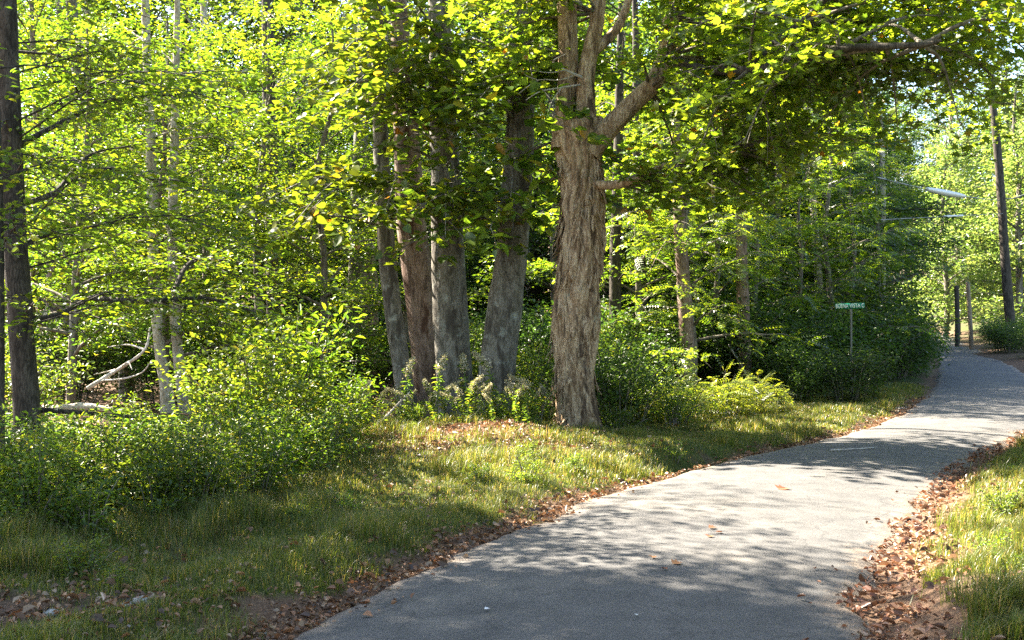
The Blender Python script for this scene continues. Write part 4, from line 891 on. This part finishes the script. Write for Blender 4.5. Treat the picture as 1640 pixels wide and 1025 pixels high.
def fl(x, y):
    dl = (xl(y) - x) * .85; gr, li = zones(x, y); n = fbm(x * 2, y * 2, 61)
    mound = np.exp(-(((x + .8) / 1.2) ** 2 + ((y - 14.0) / 1.2) ** 2)); bare = np.exp(-(((x + 2.75) / .7) ** 2 + ((y - 6.1) / .45) ** 2))
    return np.clip(sstep(.36, .0, dl + (n - .5) * .5) * (dl > -.1) * .75 + mound * 1.6 + bare * .35 + .11 * (dl > 0) * sstep(.42, .6, n) + .05 * sstep(.45, 0, -dl) * (dl < 0), 0, 1) * (x > xforest(y) - 1)
def fr(x, y):
    dr = (x - xr(y)) * .9; n = fbm(x * 2, y * 2, 63)
    return np.clip(sstep(.62, .0, dr + (n - .5) * 1.2) * (dr > -.12) * .6 + .16 * sstep(.45, .62, n) * (dr > 0) + .05 * sstep(.5, 0, -dr) * (dr < 0), 0, 1)
obj('leaf_litter', litter(3, 13000, fl, .044, 'L'), kind='stuff')
obj('leaf_litter', litter(4, 4600, fr, .046, 'R'), kind='stuff')

# ------------------------------------------------------------------ single small things
def stick(name, label, cat, pts, r, mat, twigs=(), group=None):
    p = np.asarray(pts, float); b = p[0].copy()
    t = thing(name, label, cat, b, group=group)
    def one(q, rr, nm):
        g = Geo(); q = np.asarray(q, float) - b; n = 18
        tube(g, spline(q, n), np.linspace(rr, rr * .35, n), 8, (lambda th, z: 1 + .14 * np.sin(3 * th + 9 * z) + .1 * np.sin(23 * z)))
        obj(nm, g.mesh(nm, [mat]), t)
    one(p, r, 'branch')
    for q, rr in twigs: one(q, rr, 'twig')
    return t
stick('fallen_branch', 'pale bleached dead branch slanting up from the left bushes', 'branch', [at(140, 622, 16), at(195, 588, 16), at(232, 560, 15.9), at(240, 525, 15.9)], .032, BARK_DEAD,
      [([at(232, 560, 15.9), at(205, 552, 16.1), at(172, 556, 16.2)], .015), ([at(195, 588, 16), at(205, 580, 15.6), at(212, 592, 15.4)], .014), ([at(160, 610, 16), at(200, 606, 15.8), at(228, 596, 15.7), at(243, 577, 15.6)], .016), ([at(185, 592, 16), at(150, 600, 16.3)], .012)])
stick('sunlit_patch_log', 'pale log added behind the left bushes to stand in for a sunlit patch', 'log', [at(70, 658, 17.5), at(140, 652, 17.4), at(215, 662, 17.2)], .09, BARK_DEAD)  # added shape; the pale wood stands in for a bright sunlit patch
stick('dead_stick', 'bare brown dead stick leaning up before the thin grey trunk', 'branch', [at(596, 700, 15.4), at(622, 664, 15.5), at(656, 628, 15.6)], .028, BARK_DEAD, [([at(622, 664, 15.5), at(606, 676, 15.2), at(596, 668, 15.1)], .012)])
stick('dead_stick', 'bare pale dead stick lying low at the right end of the bushes', 'branch', [at(590, 704, 15.1), at(572, 692, 15.0), at(556, 676, 15.0)], .02, BARK_DEAD)
stick('dead_snag', 'small dead grey stem leaning against the reddish brown trunk', 'branch', [at(1205, 640, 25), at(1190, 590, 25), at(1166, 552, 25)], .045, BARK_DEAD)
stick('road_twig', 'long pale twig lying across the far part of the shaded road', 'twig', [(*gp(1330, 727)[:2], .05), (*gp(1375, 725)[:2], .055), (*gp(1405, 722)[:2], .05)], .012, BARK_DEAD)
stick('road_twig', 'thin dark twig on the near road by the right verge', 'twig', [(*gp(1352, 945), .035), (*gp(1362, 950), .04), (*gp(1366, 952), .035)], .006, BARK_DARK)

def road_leaf(px, py, s, mat, label, rz):
    x, y = gp(px, py); V, F = leaf_maple()
    me = new_mesh('fallen_leaf', V * [s, s, s * 1.6] + [-.5 * s, 0, .01], F, [mat])
    o = obj('fallen_leaf', me, loc=(x, y, float(road_z(x, y)) + .006)); o.rotation_euler = (.15, -.2, rz); tag(o, label, 'leaf', 'fallen leaves on the road')
road_leaf(1085, 912, .085, LEAF_DRY, 'brown curled leaf on the shaded road, nearest the middle', .5)
road_leaf(1045, 903, .06, LEAF_DRY, 'small dark leaf just left of the brown curled leaf on the road', 1.5)
road_leaf(1062, 922, .055, LEAF_DRY, 'small dark leaf below the brown curled leaf on the road', 2.5)
road_leaf(1142, 853, .075, LEAF_DRY, 'leaf in the little group where the shade begins, topmost', .2)
road_leaf(1136, 866, .07, LEAF_DRY, 'leaf in the little group where the shade begins, lowest', 1.2)
road_leaf(1150, 860, .06, LEAF_DRY, 'leaf in the little group where the shade begins, right one', 3.2)
road_leaf(1255, 788, .16, LEAF_DRY, 'pale curled leaf on the sunlit road near the far shade', .8)
road_leaf(1020, 996, .022, CASE_GREY, 'tiny white leaf scrap on the near road', .8)
road_leaf(781, 986, .035, CASE_GREY, 'white paper like leaf on the near road at left', .1)

def stone(px, py, s, label, seed):
    g = np.random.default_rng(seed); x, y = gp(px, py)
    th = np.linspace(0, 2 * np.pi, 12, endpoint=False); G = Geo(); rows = []
    for k in range(7):
        ph = -math.pi / 2 + math.pi * (k + .35) / 6.7
        r = math.cos(ph); rows.append(np.column_stack([r * np.cos(th) * s, r * np.sin(th) * s * .75, np.full(12, math.sin(ph) * s * .5)]) * (1 + g.normal(0, .07, (12, 1))))
    v = np.concatenate(rows); ii = np.arange(6)[:, None] * 12; j = np.arange(12)[None]
    G.add(v, np.stack([ii + j, ii + (j + 1) % 12, ii + 12 + (j + 1) % 12, ii + 12 + j], -1).reshape(-1, 4))
    top = np.arange(72, 84)
    G.f.setdefault(12, []).append(top[None])
    o = obj('stone', G.mesh('stone', [STONE]), loc=(x, y, gz(x, y) + s * .25)); tag(o, label, 'stone', 'stones at the left verge')
stone(228, 998, .055, 'larger pale stone in the bare soil at bottom left', 1)
stone(82, 1012, .045, 'flat pale stone at the lower left corner', 2)
stone(205, 1000, .035, 'small stone just left of the larger pale stone', 3)
stone(420, 1006, .03, 'small stone at the road edge, bottom left', 4)

# ------------------------------------------------------------------ street sign
YS_ = 24.6
def S(px, py): return at(px, py, YS_)
b = S(1363, 600); b[2] = gz(b[0], b[1])
sg = thing('street_sign', 'green street name sign on a thin steel post among the leaves', 'sign', b)
g = Geo(); tube(g, [(0, 0, -.1), (0, 0, 1.0), (0, 0, S(1363, 496)[2] - b[2])], [.024, .024, .024], 10); obj('post', g.mesh('post', [STEEL]), sg)
def boxm(sx, sy, sz, mat, bev=.0):
    x, y, z = sx / 2, sy / 2, sz / 2
    v = [(-x, -y, -z), (x, -y, -z), (x, y, -z), (-x, y, -z), (-x, -y, z), (x, -y, z), (x, y, z), (-x, y, z)]
    return new_mesh('box', np.array(v), [np.array([(0, 3, 2, 1), (4, 5, 6, 7), (0, 1, 5, 4), (1, 2, 6, 5), (2, 3, 7, 6), (3, 0, 4, 7)])], [mat])
ctr = S(1361, 490) - b; Wd = 46 / FPX * YS_
bl = obj('name_blade', boxm(Wd, .006, .125, SIGN_GREEN), sg, ctr); bl.rotation_euler = (0, math.radians(-2.0), math.radians(-8))
cu = bpy.data.curves.new('lettering', 'FONT'); cu.body = 'BUENA VISTA C'; cu.size = .135; cu.align_x = 'CENTER'; cu.align_y = 'CENTER'; cu.extrude = .0015; cu.space_character = 1.05
to = bpy.data.objects.new('tmp', cu); COL.objects.link(to)
me = bpy.data.meshes.new_from_object(to.evaluated_get(bpy.context.evaluated_depsgraph_get())); bpy.data.objects.remove(to)
me.materials.clear(); me.materials.append(SIGN_WHITE)
tx = obj('lettering', me, bl, (0, -.006, 0)); tx.rotation_euler = (math.radians(90), 0, 0); tx['kind'] = 'stuff'
wv = max(v.co.x for v in me.vertices) - min(v.co.x for v in me.vertices); k = Wd * .95 / wv; tx.scale = (k, 1.0, 1)
obj('bracket', boxm(.05, .04, .05, STEEL), sg, ctr + np.array([.03, .03, -.075]))

# ------------------------------------------------------------------ far posts, pole and cables
def post(name, label, cat, Y, pts, radii, mat, parts=()):
    b = at(*pts[0], Y); b[2] = gz(b[0], b[1]) - .05
    t = thing(name, label, cat, b); P = [at(*p, Y) - b for p in pts]; P[0][2] = 0
    g = Geo(); n = 24; tube(g, spline(P, n), np.interp(np.linspace(0, 1, n), np.linspace(0, 1, len(radii)), radii), 12, lambda th, z: 1 + .05 * np.sin(3 * th + z) + .03 * np.sin(11 * z + 5 * th)); obj('shaft', g.mesh(name, [mat]), t)
    return t, b
post('dark_post', 'dark brown post standing left of the pale post at the far bend', 'post', 58, [(1533, 556), (1533, 500), (1532, 458)], [.13, .125, .12], BARK_DARK)
post('pale_post', 'pale wooden post right of the dark post at the far bend', 'post', 55, [(1556, 568), (1554, 520), (1550, 452)], [.11, .105, .10], POST_WOOD)
YP = 52.0
pole, pb = post('utility_pole', 'leaning dark wooden utility pole at the right with a grey cable running left', 'pole', YP, [(1621, 575), (1614, 470), (1606, 350), (1598, 240), (1591, 165), (1588, 120)], [.24, .22, .20, .18, .16, .15], BARK_DARK)
g = Geo(); tube(g, spline([at(1604, 318, YP) - pb, at(1622, 318, YP) - pb, at(1640, 312, YP) - pb], 8), .03, 8); obj('bracket_arm', g.mesh('bracket_arm', [STEEL]), pole)
A, B = at(1602, 321, YP), at(1405, 284, 31)
s = np.linspace(0, 1, 60)[:, None]; cp = A * (1 - s) + B * s; cp[:, 2] -= (.10 * 4 * s * (1 - s))[:, 0]
cab = thing('overhead_cable', 'grey overhead cable with a thick white sheath, strung from the utility pole', 'cable', A)
g = Geo(); tube(g, cp - A, .022, 6); obj('wire', g.mesh('wire', [CABLE_BLACK]), cab)
g = Geo(); tube(g, spline(cp[24:43] - A, 30), .115 * np.sin(np.linspace(.35, 2.8, 30)) ** .5, 12); obj('splice_case', g.mesh('splice_case', [CASE_GREY]), cab)
A2, B2 = at(1608, 342, YP), at(1410, 352, 31); cp2 = A2 * (1 - s) + B2 * s
cab2 = thing('overhead_cable', 'lower thin cable with a short painted sun glint, strung from the utility pole', 'cable', A2)
g = Geo(); tube(g, cp2 - A2, .014, 6); obj('wire', g.mesh('wire', [CABLE_BLACK]), cab2)
g = Geo(); tube(g, cp2[27:37] - A2, .045, 8); obj('glint', g.mesh('glint', [CASE_GREY]), cab2)  # sun glinting on the wire, built as a short pale tube
